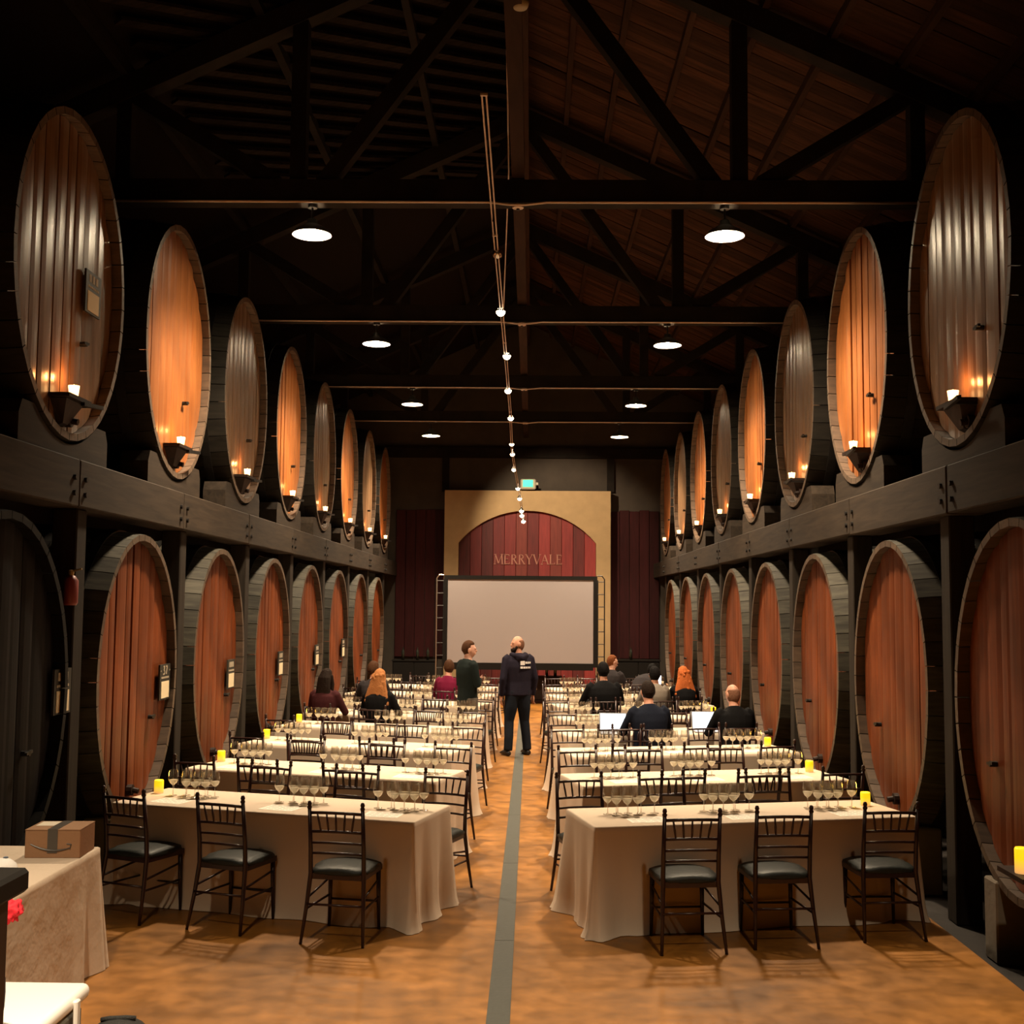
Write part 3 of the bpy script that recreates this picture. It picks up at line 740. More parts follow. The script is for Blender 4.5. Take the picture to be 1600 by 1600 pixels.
for t in TABS:
    far = 'first' if t.k == 0 else ORD[t.k]
    lab = 'folding banquet table under its cloth, %s row, %s of the aisle' % (far, t.side)
    if tbl is None:
        tbl = thing('banquet_table', lab, 'table', t.c, t.rz, 'banquet tables')
        MB().box(-hl+.01, hl-.01, -TW/2+.01, TW/2-.01, TH-.035, TH-.003).build('tabletop', 'dark_wood', tbl)
        for sx in (-1, 1):
            for sy in (-1, 1): MB().tube([(sx*(hl-.3), sy*.28, 0), (sx*(hl-.3), sy*.28, TH-.03)], .014, 6).build('leg', 'iron', tbl)
    else: copy_tree(tbl, t.c, t.rz, lab)
    o = cloth_mesh(TL, TW, TH, 10+t.k*2+(t.s > 0), .085, .02).build('tablecloth', 'cloth', None, True, t.c, (0, 0, t.rz))
    tag(o, 'beige floor-length tablecloth on the %s table from the front, %s of the aisle' % (far, t.side), 'tablecloth', 'beige tablecloths')

# ------------------------------------------------------------------ chairs
def make_chair():
    t = thing('ballroom_chair', '', 'chair', group='dark ballroom chairs')
    W = .19
    for s in (-1, 1):      # rear leg runs on into the back post with a finial
        MB().tube([(s*(W+.03), -.285, 0), (s*(W+.012), -.23, .24), (s*W, -.195, .44), (s*W, -.205, .60), (s*W, -.245, .88)], [.011, .0145, .017, .016, .0135], 8) \
            .lathe([(.016, .875), (.018, .885), (.012, .893), (.017, .905), (.011, .922), (.0, .925)], 8, (s*W, -.247, 0)).build('leg', 'chair', t, True)
        MB().tube([(s*.185, .19, 0), (s*.18, .185, .22), (s*.178, .18, .43)], [.011, .015, .018], 8).build('leg', 'chair', t, True)
    m = MB(); lp = [(-.2, .2), (-.195, -.2), (.195, -.2), (.2, .2), (.0, .215)]
    vs = [(x, y, .405) for x, y in lp]+[(x, y, .442) for x, y in lp]
    m.add(vs, [(0, 1, 2, 3, 4), (9, 8, 7, 6, 5)]+[(i, i+5, (i+1) % 5+5, (i+1) % 5) for i in range(5)]).build('seat_frame', 'chair', t)
    def cush(d, p):
        x = max(-.205, min(.205, p.x*1.35)); y = max(-.205, min(.215, p.y*1.35)); return Vector((x, y, p.z if p.z > 0 else p.z*.4))
    MB().ball((0, 0, .445), (.2, .21, .045), 20, 10, cush).build('seat_cushion', 'vinyl', t, True)
    def yb(z): return -.205-.04*(z-.60)/.28
    for z, r in ((.845, .011), (.72, .010), (.645, .009), (.575, .009)):
        MB().tube([(-W, yb(z), z), (-W/2, yb(z)-.008, z+.004), (0, yb(z)-.01, z+.005), (W/2, yb(z)-.008, z+.004), (W, yb(z), z)], r, 6).build('back_rail', 'chair', t, True)
    for i in range(5):
        u = -2+i; MB().tube([(u*.066, yb(.845)-.008, .845), (u*.060, yb(.78)-.008, .78), (u*.055, yb(.72)-.008, .72)], [.006, .0085, .006], 6).build('spindle', 'chair', t, True)
    for s in (-1, 1):
        MB().tube([(s*.20, -.245, .22), (s*.181, .186, .22)], .008, 6).build('stretcher', 'chair', t, True)
        MB().tube([(s*.195, -.225, .29), (s*.179, .183, .34)], .008, 6).build('stretcher', 'chair', t, True)
    MB().tube([(-.18, .185, .19), (.18, .185, .19)], .008, 6).build('stretcher', 'chair', t, True)
    MB().tube([(-.2, -.24, .25), (.2, -.24, .25)], .008, 6).build('stretcher', 'chair', t, True)
    return t
CH = None
NEAR = {('right', 0): [(.56, 0), (1.23, 0), (2.05, .02)], ('left', 0): [(.40, .0), (1.27, .03), (2.06, .05)],
        ('right', 3): [(.40, 0), (.88, -.10), (1.95, -.10)], ('left', 4): [(.4, 0), (1.20, -.10), (2.0, -.10)],
        ('right', 5): [(.58, -.10), (1.40, -.10), (1.86, -.10)], ('left', 6): [(.47, -.10), (1.3, 0), (2.1, 0)], ('left', 5): [(.5, 0), (1.05, 0), (1.56, -.10)],
        ('right', 7): [(.4, 0), (.96, -.10), (1.45, -.10)], ('right', 2): [(.45, 0), (1.2, 0), (2.0, 0)]}
SEAT = ['innermost', 'middle', 'outermost']
rc = random.Random(3)
for t in TABS:
    near = NEAR.get((t.side, t.k)) or [(.68+rc.uniform(-.06, .06), 0), (1.42+rc.uniform(-.06, .06), 0), (2.12+rc.uniform(-.06, .06), 0)]
    farr = [(.28+rc.uniform(-.05, .05), 0), (1.02+rc.uniform(-.08, .08), 0), (1.88+rc.uniform(-.08, .08), 0)]
    for which, lst in (('near', near), ('far', farr)):
        for i, (u, dv) in enumerate(lst):
            v = -.25+dv if which == 'near' else TW+.32+dv
            q = at(t, u, v); rz = t.rz+rc.uniform(-.07, .07)
            if t.k == 0 and which == 'near': rz = [radians(7), radians(6), radians(6)][i] if t.s > 0 else [radians(-10), radians(-20), radians(-24)][i]
            if which == 'far': rz += pi
            lab = 'dark ballroom chair, %s on the %s side of the %s table %s of the aisle' % (SEAT[i], which, ORD[t.k], t.side)
            if CH is None: CH = make_chair(); CH.scale = (1, 1, 1.03); CH.location = q; CH.rotation_euler = (0, 0, rz); CH['label'] = lab
            else: copy_tree(CH, q, rz, lab)

# ------------------------------------------------------------------ wine glasses, sheets, candles on the tables
gl = MB().lathe([(.034, 0), (.033, .003), (.008, .006), (.0042, .012), (.0038, .075), (.008, .083), (.026, .098), (.0385, .122), (.040, .138), (.036, .175), (.031, .205)], 16, close=False).mesh('wine_glass', 'glass', True)
wn = MB().lathe([(.003, .0835), (.0245, .0985), (.0355, .1185), (.0375, .125), (.0, .1255)], 14).mesh('wine', 'wine', True)
G0 = None
SETU = {'right': (.43, 1.19, 2.05), 'left': (.30, 1.13, 2.08)}
OFF = [(-.195, .03), (-.15, -.05), (-.11, .055), (-.07, -.06), (-.03, .045), (.015, -.05), (.065, .03), (.165, .0)]
STUFF_G = MB(); STUFF_W = MB()
GPROF = [(.034, 0), (.033, .003), (.008, .006), (.0042, .012), (.0038, .075), (.008, .083), (.026, .098), (.0385, .122), (.040, .138), (.036, .175), (.031, .205)]
WPROF = [(.003, .0835), (.0245, .0985), (.0355, .1185), (.0375, .125), (.0, .1255)]
rg = random.Random(5)
sheet = MB().box(-.14, .14, -.108, .108, 0, .0012).mesh('tasting_sheet', 'paper')
lines = MB()
for r in range(4):
    for c in range(5): lines.box(-.12+c*.05, -.085+c*.05+.004*((r+c) % 3), -.075+r*.045, -.070+r*.045, .0012, .0016)
lines = lines.mesh('print_lines', 'print')
for t in TABS:
    for si, u in enumerate(SETU[t.side]):
        flight = ['inner', 'middle', 'outer'][si]
        for gi, (a, b) in enumerate(OFF):
            q = at(t, u+(a if t.s > 0 else a), .44+b+rg.uniform(-.008, .008), TOPZ)
            if t.k > 5:
                STUFF_G.lathe(GPROF, 10, q, close=False); STUFF_W.lathe(WPROF, 10, q); continue
            lab = '%s stemmed glass of white wine from the aisle, %s flight, %s table %s of it' % (ORD[gi], flight, ORD[t.k], t.side)
            o = put('wine_glass', gl, None, q); put('wine', wn, o); tag(o, lab, 'wine glass', 'white wine flights on the tables')
        q = at(t, u+.02, .20, TOPZ)
        o = put('tasting_sheet', sheet, None, q, (0, 0, t.rz+rg.uniform(-.1, .1)))
        put('print_lines', lines, o)
        tag(o, 'white printed sheet before the %s flight on the %s table %s of the aisle' % (flight, ORD[t.k], t.side), 'sheet', 'printed sheets on the tables')
sg = STUFF_G.build('wine_glasses', 'glass', None, True); sg['kind'] = 'stuff'; tag(sg, 'many small stemmed glasses of white wine on the two rearmost table rows', 'wine glasses')
sw_ = STUFF_W.build('wine', 'wine', sg, True); sw_['kind'] = 'stuff'
LED = MB().lathe([(.036, 0), (.038, .004), (.038, .098), (.034, .105), (.028, .10), (.02, .085), (.0, .083)], 18).mesh('led_candle', M['led'], True)
for t in TABS:
    if t.k > 4: continue
    q = at(t, 2.36 if t.s > 0 else 2.42, .50, TOPZ)
    o = tag(put('led_candle', LED, None, q), 'glowing yellow pillar candle on the outer end of the %s table %s of the aisle' % (ORD[t.k], t.side), 'candle', 'yellow pillar candles on the tables')
    point('candle_light', (q.x, q.y, q.z+.16), 1.0, (1, .55, .08), .03)
# candle with shelf on the nearest right cask
o = tag(put('led_candle', LED, None, (FX-.10, 7.58, .66)), 'glowing yellow pillar candle on the shelf of the nearest right lower cask', 'candle', 'yellow pillar candles on the tables')
o.scale = (1.15, 1.15, 1.5)
sh = thing('shelf_bracket', 'dark wooden shelf bracket on the nearest right lower cask', 'shelf', (FX+.05, 7.6, .66), pi)
MB().box(-.06, .22, -.2, .2, -.03, 0).build('shelf_board', 'dark_wood', sh)
MB().add([(-.06, -.16, -.03), (.14, -.1, -.03), (.14, .1, -.03), (-.06, .16, -.03), (-.06, -.05, -.26), (-.03, -.04, -.26), (-.03, .04, -.26), (-.06, .05, -.26)],
         [(0, 1, 2, 3), (7, 6, 5, 4), (0, 4, 5, 1), (1, 5, 6, 2), (2, 6, 7, 3), (3, 7, 4, 0)]).build('shelf_support', 'dark_wood', sh)

# ------------------------------------------------------------------ people
def cloth_col(name, c, r=.85): 
    M[name] = plain(name, c, r, 0, .25, 60, spec=.06, var=.25); return name
for nm, c in (('navy', (.012, .014, .024)), ('hood', (.020, .017, .028)), ('jeans', (.014, .018, .026)), ('darkgreen', (.012, .017, .016)), ('greytrouser', (.10, .085, .07)),
              ('blackcloth', (.008, .008, .009)), ('maroontop', (.16, .012, .04)), ('greysweater', (.22, .19, .16)), ('plumtop', (.055, .016, .018)), ('darkgrey', (.035, .030, .032)),
              ('suit', (.012, .015, .026))): cloth_col(nm, c)
M['skin'] = plain('skin', (.55, .27, .18), .55, 0, .1, 80, var=.12)
M['skin_pale'] = plain('skin_pale', (.62, .34, .25), .55, 0, .1, 80, var=.12)
M['shoe'] = plain('shoe', (.010, .009, .009), .4)
M['eye'] = plain('eye', (.02, .015, .012), .2)
M['white_print'] = plain('white_print', (.8, .78, .76), .7)
for nm, c in (('hair_dark', (.018, .011, .008)), ('hair_brown', (.07, .03, .014)), ('hair_black', (.006, .005, .005)), ('hair_blond', (.42, .17, .06)), ('hair_red', (.50, .13, .035)), ('hair_ginger', (.19, .06, .02)), ('hair_short', (.20, .095, .058))):
    M[nm] = plain(nm, c, .75, 0, .8, 60, spec=.08, var=.35)
def remesh(o, vox, smooth=4):
    r = o.modifiers.new('union', 'REMESH'); r.mode = 'VOXEL'; r.voxel_size = vox; r.use_smooth_shade = True
    if smooth:
        s = o.modifiers.new('soft', 'SMOOTH'); s.iterations = smooth; s.factor = .5
    return o
def hand(m, w, d, side, curl=.5):
    """palm, four fingers and a thumb; w wrist, d direction along the fingers, side = thumb side vector"""
    w = Vector(w); d = Vector(d).normalized(); sd_ = Vector(side).normalized(); nn = d.cross(sd_)
    m.tube([w, w+d*.045, w+d*.085], [(.024, .017), (.038, .016), (.038, .013)], 8, sd_)
    for i, ln in enumerate((.066, .075, .070, .055)):
        b = w+d*.083+sd_*(.027-.018*i)
        p1 = b+d*ln*.5+nn*.012*curl; p2 = p1+d*ln*.35*(1-.4*curl)+nn*.035*curl; p3 = p2+d*ln*.2*(1-.8*curl)+nn*.03*curl
        m.tube([b-d*.01, p1, p2, p3], [.0085, .0082, .0075, .006], 6)
    b = w+d*.03+sd_*.03
    m.tube([b-sd_*.012, b+sd_*.022+d*.028, b+sd_*.03+d*.058+nn*.012], [.012, .010, .0075], 6)
def person(label, loc, rz, top, bottom, hair, hstyle='short', seated=True, sc=1., skin='skin', turn=0., lean=0., arms='table', beard=False, hood=False, nod=0., tops_name='jacket', wide=1.):
    t = None
    V = Vector
    if seated:
        hip, waist, chest, sho, nk = .56, .70, .93, 1.06, 1.13
        ly = lean
        spine = [V((0, -.02, hip)), V((0, -.03+.15*ly, waist)), V((0, -.02+.5*ly, chest)), V((0, .0+.85*ly, sho)), V((0, .01+ly, nk))]
    else:
        hip, waist, chest, sho, nk = .93, 1.08, 1.30, 1.44, 1.50
        spine = [V((0, 0, hip)), V((0, .0, waist)), V((0, -.01, chest)), V((0, -.01, sho)), V((0, .0, nk))]
    if lean:                                   # keep the spine length while bending forward
        base = spine[0]; a = math.asin(min(.95, lean/.6)); R = Matrix.Rotation(-a, 4, 'X')
        L0 = [0, waist-hip, chest-hip, sho-hip, nk-hip]
        spine = [base]+[base+(Matrix.Rotation(-a*min(1, .5+.18*i), 4, 'X') @ V((0, 0, L0[i]))) for i in range(1, 5)]
    dirn = (spine[4]-spine[2]).normalized()
    hc = spine[4]+dirn*.125+V((0, .015, 0)) if not lean else spine[4]+(dirn*.09+V((0, .05, .03)))
    Rt = Matrix.Translation(hc) @ Matrix.Rotation(turn, 4, 'Z') @ Matrix.Rotation(-nod, 4, 'X')
    body = MB()
    # slim body under the clothes
    body.tube(spine, [(.12, .09), (.11, .08), (.13, .09), (.10, .07), (.055, .055)], 12, (1, 0, 0))
    body.tube([spine[4]-V((0, 0, .03)), hc-V((0, .01, .04))], [.058, .054], 12)
    hm = MB()
    def hf(d, p):
        if d.z < 0: p.x *= 1-.30*abs(d.z)**1.5; p.y = p.y*(1-.12*abs(d.z))+.022*abs(d.z)
        if d.y > .5: p.y *= .97
        return p
    hm.ball((0, 0, 0), (.076, .095, .120), 18, 14, hf)
    hm.tube([(0, .085, .02), (0, .108, -.022), (0, .09, -.035)], [.010, .016, .008], 6)      # nose
    hm.tube([(-.022, .092, -.062), (0, .096, -.060), (.022, .092, -.062)], .008, 6)          # lips
    hm.tube([(-.05, .075, .022), (0, .092, .026), (.05, .075, .022)], .010, 6)               # brow
    for s in (-1, 1): hm.ball((s*.078, -.005, -.005), (.012, .022, .034), 8, 6)
    hm.xf(Rt); body.add(hm.v, hm.f)
    jac = MB(); tro = MB()
    w = wide
    jac.tube([spine[0]-V((0, 0, .06 if not seated else .02)), spine[0]+V((0, 0, .03)), spine[1], spine[2], spine[2].lerp(spine[3], .6), spine[3]+V((0, 0, .015)), spine[4]-V((0, 0, .01))],
             [(.175*w, .135), (.172*w, .13), (.165*w, .125), (.19*w, .135), (.19*w, .125), (.12*w, .095), (.064, .064)], 16, (1, 0, 0))
    sh_, el, wr, hd = {}, {}, {}, {}
    for s in (-1, 1):
        S = spine[3]+V((s*.165*w, 0, -.03))
        if arms == 'down':
            E = S+V((s*.065, -.03, -.29)); Wt = E+V((-s*.005, .06, -.25)); D = V((0, .15, -1)); sd_ = V((-s*.2, 1, 0))
        elif arms == 'fold':
            E = S+V((s*.07, .02, -.27)); Wt = E+V((-s*.22, .19, .06)); D = V((-s, .2, .1)); sd_ = V((0, .2, 1))
        else:
            E = S+V((s*.10, .10, -.24)); Wt = V((s*.13, S.y+.36, max(.80, E.z-.02))); D = V((-s*.25, 1, -.1)); sd_ = V((-s, .2, .1))
        if arms == 'phone' and s < 0:
            E = S+V((-.06, .14, -.22)); Wt = E+V((-.06, .16, .17)); D = V((.05, .3, 1)); sd_ = V((1, 0, 0))
        jac.tube([S+V((-s*.05, 0, .03)), S, S.lerp(E, .5), E, E.lerp(Wt, .5), Wt], [.062, .064, .056, .05, .044, .037], 10)
        body.tube([S, E, Wt], [.035, .032, .024], 8)
        hand(body, Wt-D.normalized()*.005, D, sd_, .5)
    for s in (-1, 1):
        if seated: pts = [V((s*.085, -.02, hip-.01)), V((s*.10, .18, .54)), V((s*.105, .28, .50)), V((s*.105, .27, .28)), V((s*.10, .24, .10))]
        else: pts = [V((s*.085, 0, .95)), V((s*.105, .01, .70)), V((s*.125, .03, .50)), V((s*.14, .0, .28)), V((s*.155, -.01, .075))]
        rr = [(.098, .105), (.088, .092), (.066, .068), (.062, .062), (.060, .058)]
        tro.tube(pts, [(a*(1+.6*(w-1)), b*(1+.6*(w-1))) for a, b in rr], 12)
        body.tube([pts[0], pts[2], pts[4]], [.06, .045, .035], 8)
    if not seated: tro.ball((0, 0, .95), (.16*w, .125, .13), 14, 8)
    o = remesh(body.build('person', skin, None, True, loc, (0, 0, rz)), .009, 2)
    o.scale = (sc, sc, sc); tag(o, label, 'person')
    remesh(jac.build(tops_name, top, o, True), .014, 3); remesh(tro.build('trousers', bottom, o, True), .016, 3)
    for s in (-1, 1):
        if seated: x, y = s*.10, .26
        else: x, y = s*.16, .03
        MB().tube([(x, y-.09, .035), (x, y-.03, .05), (x, y+.08, .042), (x+s*.01, y+.16, .028)], [(.034, .032), (.042, .05), (.046, .038), (.032, .022)], 10, (1, 0, 0)).build('shoe', 'shoe', o, True)
        MB().ball(Rt @ Vector((s*.030, .088, .005)), (.010, .006, .006), 8, 6).build('eye', 'eye', o, True)
    h = MB()
    if hstyle in ('short', 'crop', 'long', 'curly'):
        q = .006 if hstyle == 'crop' else .012
        def hair_fn(d, p):
            if d.y > .25 and d.z < .62: p = p*.86            # leave the face open
            elif d.z < -.35: p = p*.90
            return p
        h.ball((0, -.006, .012), (.078+q, .098+q, .118+q), 20, 14, hair_fn)
    if hstyle == 'crop' or hstyle == 'short':
        pass
    if hstyle == 'long':
        h.tube([(0, -.03, .10), (0, -.075, .0), (0, -.10, -.12), (0, -.11, -.24), (0, -.11, -.34)], [(.06, .05), (.095, .06), (.105, .05), (.115, .045), (.085, .03)], 12, (1, 0, 0))
        for s in (-1, 1): h.tube([(s*.07, -.01, .04), (s*.088, .0, -.08), (s*.095, -.02, -.2)], [.03, .03, .02], 8)
    if hstyle == 'curly':
        rr = random.Random(11)
        h.tube([(0, -.02, .10), (0, -.05, .0), (0, -.08, -.12), (0, -.095, -.24), (0, -.09, -.32)], [(.06, .05), (.10, .07), (.135, .065), (.175, .06), (.16, .04)], 14, (1, 0, 0))
        for i in range(170):
            z = rr.uniform(-.34, .055); u = (0.10-z)/.44; wv = .055+.115*u
            a = rr.uniform(-1, 1); b = rr.uniform(-.06, .03)
            h.ball((a*wv, -.06-.05*u+b*(1-abs(a)), z), rr.uniform(.018, .034), 6, 5)
    if hstyle == 'ring':
        def rf(d, p):
            if d.z > .55 or (d.y > .1): p = p*.9
            return p
        h.ball((0, -.006, .0), (.081, .100, .118), 20, 14, rf)
    if beard:
        b = MB(); b.ball((0, .055, -.085), (.060, .052, .050), 14, 8); b.tube([(-.066, .03, -.03), (-.055, .06, -.08), (0, .085, -.1), (.055, .06, -.08), (.066, .03, -.03)], .02, 8); b.xf(Rt)
        remesh(b.build('beard', 'hair_dark', o, True), .008, 2)
    if h.v:
        h.xf(Rt); remesh(h.build('hair', hair, o, True), .008, 1 if hstyle != 'curly' else 0)
    if hood:
        hd_ = MB(); c = spine[4]-V((0, 0, .035))
        hd_.tube([c+V((-.085, .07, -.03)), c+V((-.11, -.01, .01)), c+V((-.09, -.09, .0)), c+V((0, -.125, -.04)), c+V((.09, -.09, .0)), c+V((.11, -.01, .01)), c+V((.085, .07, -.03))], [.025, .04, .045, .055, .045, .04, .025], 8)
        hd_.ball(c+V((0, -.11, -.045)), (.10, .045, .06), 12, 8)
        remesh(hd_.build('hood', top, o, True), .012, 3)
        pr = MB()
        for (x0, x1, z0, z1) in ((-.03, .04, 1.325, 1.385), (.05, .085, 1.345, 1.375), (.092, .12, 1.345, 1.375), (.128, .15, 1.345, 1.372), (-.03, .01, 1.275, 1.305), (.017, .055, 1.275, 1.303), (.062, .09, 1.275, 1.302), (.10, .125, 1.275, 1.302), (.132, .15, 1.275, 1.30)):
            def yb_(x, z): return -.012-.137*sqrt(max(0, 1-(x/.205)**2))-.004
            pr.add([(x0, yb_(x0, z0), z0), (x1, yb_(x1, z0), z0), (x1, yb_(x1, z1), z1), (x0, yb_(x0, z1), z1), (x0, yb_(x0, z0)-.006, z0), (x1, yb_(x1, z0)-.006, z0), (x1, yb_(x1, z1)-.006, z1), (x0, yb_(x0, z1)-.006, z1)],
                   [(7, 6, 5, 4), (0, 4, 5, 1), (1, 5, 6, 2), (2, 6, 7, 3), (3, 7, 4, 0)])
        pr.build('back_print', 'white_print', o)
    return o
TB_ = {(t.side, t.k): t for t in TABS}
def seatpos(side, k, u, dv=-.10): t = TB_[(side, k)]; q = at(t, u, -.25+dv); return q, t.rz
person('bearded balding man in a dark hooded jacket and jeans standing in the aisle', (-.03, 18.4, 0), radians(25), 'hood', 'jeans', 'hair_short', 'ring', False, 1.045, 'skin', radians(86), arms='down', beard=True, hood=True, wide=1.2)
person('short-haired man in a dark green sweater standing left of the aisle facing right', (-.74, 17.1, 0), radians(-52), 'darkgreen', 'greytrouser', 'hair_brown', 'crop', False, 1.02, 'skin_pale', radians(-30), arms='fold', tops_name='sweater')
q, r = seatpos('right', 3, .88); person('seated man in a dark blue suit facing a bright laptop, seen from behind', q, r, 'suit', 'suit', 'hair_dark', 'crop', True, 1.03, arms='table', wide=1.15, nod=.1)
q, r = seatpos('right', 3, 1.95); person('seated balding man in a dark suit at the outer right, before a laptop', q, r, 'blackcloth', 'suit', 'hair_short', 'ring', True, 1.0, arms='table', turn=radians(15), wide=1.18)
q, r = seatpos('left', 4, 2.0); person('seated woman with long dark hair and a plum top beside the left casks', q, r, 'plumtop', 'blackcloth', 'hair_dark', 'long', True, 1.01, tops_name='blouse')
q, r = seatpos('left', 4, 1.20); person('seated woman with curly blond hair and a black top', q, r, 'blackcloth', 'blackcloth', 'hair_blond', 'curly', True, 1.02, skin='skin_pale', tops_name='blouse')
q, r = seatpos('left', 5, 1.56); person('seated person with brown hair leaning over behind the curly-haired woman', q, r+.4, 'darkgrey', 'blackcloth', 'hair_brown', 'short', True, 1.03, turn=radians(-40), lean=.10, tops_name='sweater')
q, r = seatpos('left', 6, .47); person('seated person in a maroon top with short brown hair left of the standing men', q, r, 'maroontop', 'blackcloth', 'hair_brown', 'short', True, 1.0, turn=radians(25), tops_name='sweater')
q, r = seatpos('right', 5, .58); person('seated black-haired man in a wide black jacket, nearest the aisle on the right', q, r, 'blackcloth', 'blackcloth', 'hair_black', 'short', True, 1.05, wide=1.25)
q, r = seatpos('right', 7, .96); person('seated man with ginger hair shown in profile facing right at the back', q, r-.6, 'darkgrey', 'blackcloth', 'hair_ginger', 'crop', True, 1.02, skin='skin_pale', turn=radians(-45))
q, r = seatpos('right', 5, 1.40); person('seated black-haired person in a grey sweater behind the suited man', q, r, 'greysweater', 'blackcloth', 'hair_black', 'short', True, 1.0, tops_name='sweater')
qr, rr_ = seatpos('right', 5, 1.86); person('seated red-haired woman in black holding up a lit phone', qr, rr_, 'blackcloth', 'blackcloth', 'hair_red', 'curly', True, 1.0, skin='skin_pale', arms='phone', tops_name='blouse')
q, r = seatpos('right', 7, 1.45); person('person in dark grey bent low over the last right table', q, r-.9, 'darkgrey', 'blackcloth', 'hair_black', 'short', True, 1.05, lean=.42, wide=1.15, nod=-.3)
# laptops, phone, bottle
def laptop(q, rz, label):
    t = thing('laptop', label, 'laptop', q, rz, 'open laptops on the right tables')
    bevel(MB().box(-.17, .17, -.12, .12, 0, .016).build('keyboard_base', 'lap', t), .004)
    lid = MB().box(-.17, .17, 0, .012, 0, .235).build('lid', 'lap', t, False, (0, .12, .014), (radians(-18), 0, 0))
    MB().box(-.155, .155, -.003, 0, .015, .222).build('lit_display', 'lap_screen', lid)
tt = TB_[('right', 3)]
laptop(at(tt, .60, .14, TOPZ+.002), tt.rz-.25, 'open laptop with a glaring white screen left of the suited man')
laptop(at(tt, 1.83, .20, TOPZ+.002), tt.rz-.2, 'open laptop with a white screen in front of the balding man')
ph = Matrix.Rotation(rr_, 4, 'Z') @ Vector((-.17-.11, .34, 1.09)); 
pt = thing('phone', 'lit phone held up by the red-haired woman', 'phone', (qr.x+ph.x, qr.y+ph.y, ph.z), rr_)
MB().box(-.036, .036, -.004, .006, 0, .145).build('phone_body', 'black', pt); MB().box(-.032, .032, -.006, -.004, .006, .139).build('lit_display', 'phone_screen', pt)
tt = TB_[('left', 4)]
bo = thing('drink_bottle', 'turquoise drink bottle on the fifth left table near the casks', 'bottle', at(tt, 2.36, .40, TOPZ))
MB().lathe([(.034, 0), (.036, .01), (.036, .15), (.028, .175), (.02, .18)], 14).build('bottle_body', 'cyan', bo, True)
MB().lathe([(.022, .18), (.022, .205), (.0, .207)], 12).build('cap', 'cyan', bo, True)

# ------------------------------------------------------------------ foreground left
FT = Vector((-2.93, 6.74, 0))
ft = thing('serving_table', 'side table hidden by its cloth at the front left, under the cardboard box', 'table', FT, pi/2)
MB().box(-.81, .81, -.36, .36, TH-.035, TH-.003).build('tabletop', 'dark_wood', ft)
for sx in (-1, 1):
    for sy in (-1, 1): MB().tube([(sx*.6, sy*.28, 0), (sx*.6, sy*.28, TH-.03)], .014, 6).build('leg', 'iron', ft)
tag(cloth_mesh(1.66, .76, TH, 77, .05, .0).build('tablecloth', 'cloth_creased', None, True, FT, (0, 0, pi/2)), 'beige wrinkled tablecloth at the front left under the cardboard box', 'tablecloth', 'beige tablecloths')
bx = thing('cardboard_box', 'brown cardboard parcel with dark tape on the front left table', 'box', (-2.72, 7.36, TOPZ), radians(3))
bevel(MB().box(-.165, .165, -.14, .14, 0, .165).build('carton', 'card', bx), .004)
MB().box(-.165, -.003, -.142, .142, .165, .169).build('flap', 'card', bx); MB().box(.003, .165, -.142, .142, .165, .170).build('flap', 'card', bx)
MB().box(-.03, .03, -.143, .14, .170, .172).box(-.03, .03, -.143, -.1405, .03, .171).build('tape', 'tape', bx)
MB().box(-.145, -.035, -.02, .12, .1695, .171).build('shipping_label', 'shiplabel', bx)
sw = MB(); pts = []
for i in range(9): u = i/8; pts.append((-.13+.24*u, -.1415, .105-.05*sin(pi*(.15+.7*u))-.02*u))
sw.tube(pts, [.003+.004*sin(pi*i/8) for i in range(9)], 6); sw.tube([(.085, -.1415, .085), (.112, -.1415, .082), (.105, -.1415, .055)], .004, 6)
sw.build('arrow_mark', 'tape', bx)
cp = thing('cap', 'white cap with a blue-grey stripe lying on the front left table', 'cap', (-2.80, 6.72, TOPZ), radians(200))
MB().lathe([(.095, 0), (.096, .03), (.082, .07), (.05, .095), (.0, .105)], 20).build('crown', 'capw', cp, True)
MB().add([(-.08, .04, .012), (-.06, .14, .006), (0, .17, .004), (.06, .14, .006), (.08, .04, .012), (-.08, .04, .018), (-.06, .14, .012), (0, .17, .010), (.06, .14, .012), (.08, .04, .018)],
         [(0, 1, 2, 3, 4), (9, 8, 7, 6, 5), (0, 5, 6, 1), (1, 6, 7, 2), (2, 7, 8, 3), (3, 8, 9, 4)]).build('brim', 'capw', cp)
MB().tube([(-.02, -.094, .04), (-.022, -.08, .077), (-.022, -.045, .101), (-.02, .0, .107)], [(.012, .003)]*4, 6, (1, 0, 0)).build('stripe', 'bluegrey', cp)
rm = MB()
def redf(d, p): return p*(1+.22*sin(9*d.x+4*d.z)+.18*sin(11*d.y-6*d.z+1)+.12*sin(17*d.z+5*d.x))
rm.ball((0, 0, 0), (.055, .06, .05), 28, 20, redf)
o = remesh(rm.build('red_cloth', 'red', None, True, (-2.40, 5.93, TOPZ+.02)), .008, 2)
tag(o, 'crumpled bright red cloth at the near corner of the front left table', 'cloth')
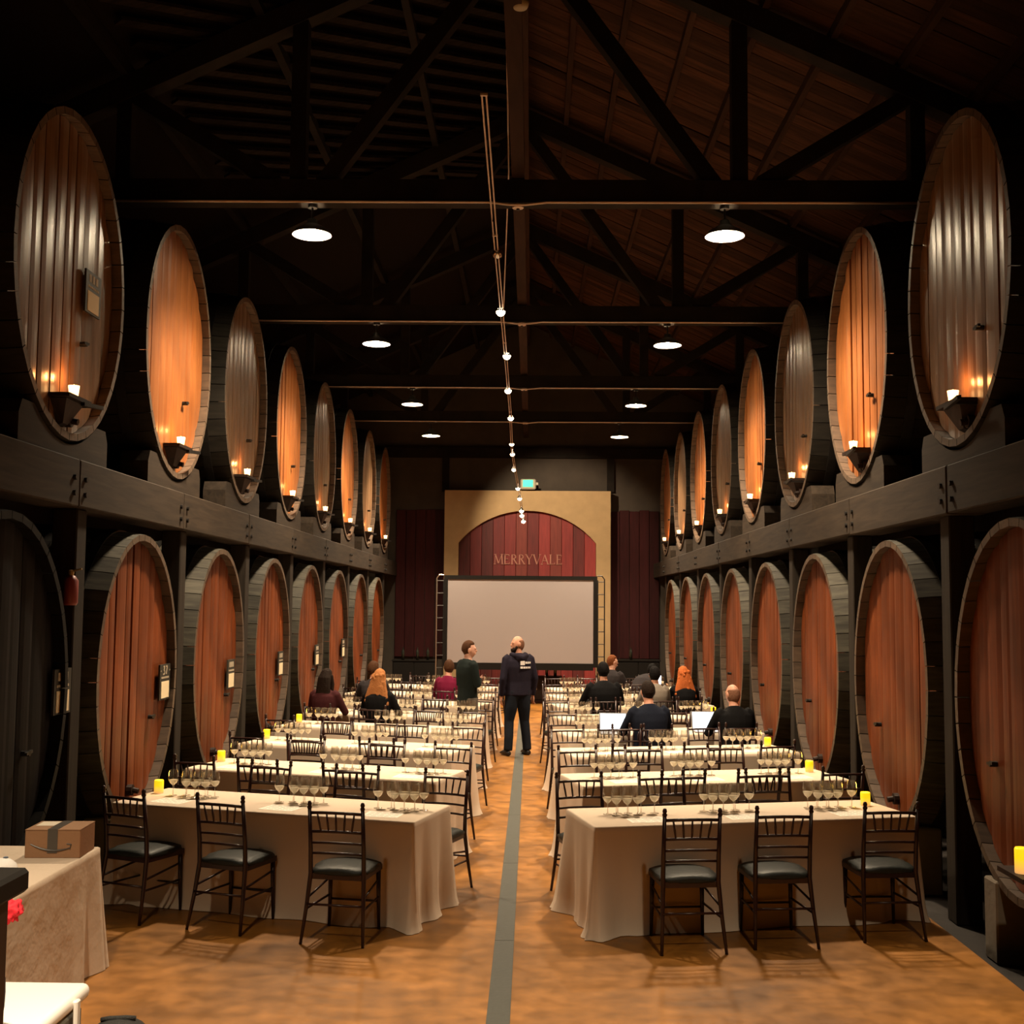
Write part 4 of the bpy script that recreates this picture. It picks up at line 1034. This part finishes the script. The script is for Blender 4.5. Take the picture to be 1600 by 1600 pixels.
ic = thing('cooler', 'white-lidded cooler with grey sides on the floor at the front left', 'cooler', (-2.22, 5.44, 0), 0)
bevel(MB().box(-.24, .24, -.40, .40, 0.0, .38).build('tub', 'ice_grey', ic), .03)
m = MB(); 
lid = MB().box(-.265, .265, -.43, .43, .385, .46).build('lid', 'ice_white', ic, True)
bv = lid.modifiers.new('edge', 'BEVEL'); bv.width = .035; bv.segments = 4
for yv in (-.2, .22): bevel(MB().box(.262, .285, yv-.022, yv+.022, .29, .44).build('latch', 'ice_white', ic), .006)
MB().tube([(.245, -.12, .30), (.275, -.08, .26), (.275, .08, .26), (.245, .12, .30)], .012, 6).build('handle', 'ice_grey', ic)
bg = thing('floor_bag', 'black soft bag on the floor beside the cooler', 'bag', (-1.80, 5.80, 0), radians(10))
def bagf(d, p): 
    k = 1.0/max(.72, max(abs(d.x), abs(d.y))); return Vector((p.x*k, p.y*k, p.z if d.z > -.3 else p.z))
MB().ball((0, 0, .155), (.125, .17, .15), 20, 12, bagf).build('bag_body', 'bag', bg, True)
MB().tube([(-.08, .03, .297), (-.04, .02, .305), (.04, .02, .305), (.08, .03, .297)], .012, 6).build('strap', 'bag', bg, True)
lc = thing('lectern', 'dark wooden lectern with an overhanging top at the left edge', 'lectern', (-1.99, 4.28, 0))
bevel(MB().box(-.2, .215, -.2, .2, 0, 1.21).build('column', 'dark_wood', lc), .006)
bevel(MB().box(-.26, .275, -.24, .24, 1.21, 1.30).build('top', 'black', lc), .015)
MB().box(-.23, .26, -.23, .23, 0, .06).build('base', 'dark_wood', lc)
nb = thing('tote_bag', 'dark blue patterned bag slumped on the cooler behind the lectern', 'bag', (-2.20, 5.12, .46))
def totef(d, p): k = 1.0/max(.75, max(abs(d.x), abs(d.z))); return Vector((p.x*k, p.y, p.z*k))
MB().ball((0, 0, .17), (.13, .07, .17), 18, 12, totef).build('bag_body', 'navybag', nb, True)
MB().tube([(-.07, 0, .33), (-.05, 0, .42), (.05, 0, .42), (.07, 0, .33)], .008, 6).build('strap', 'navybag', nb, True)
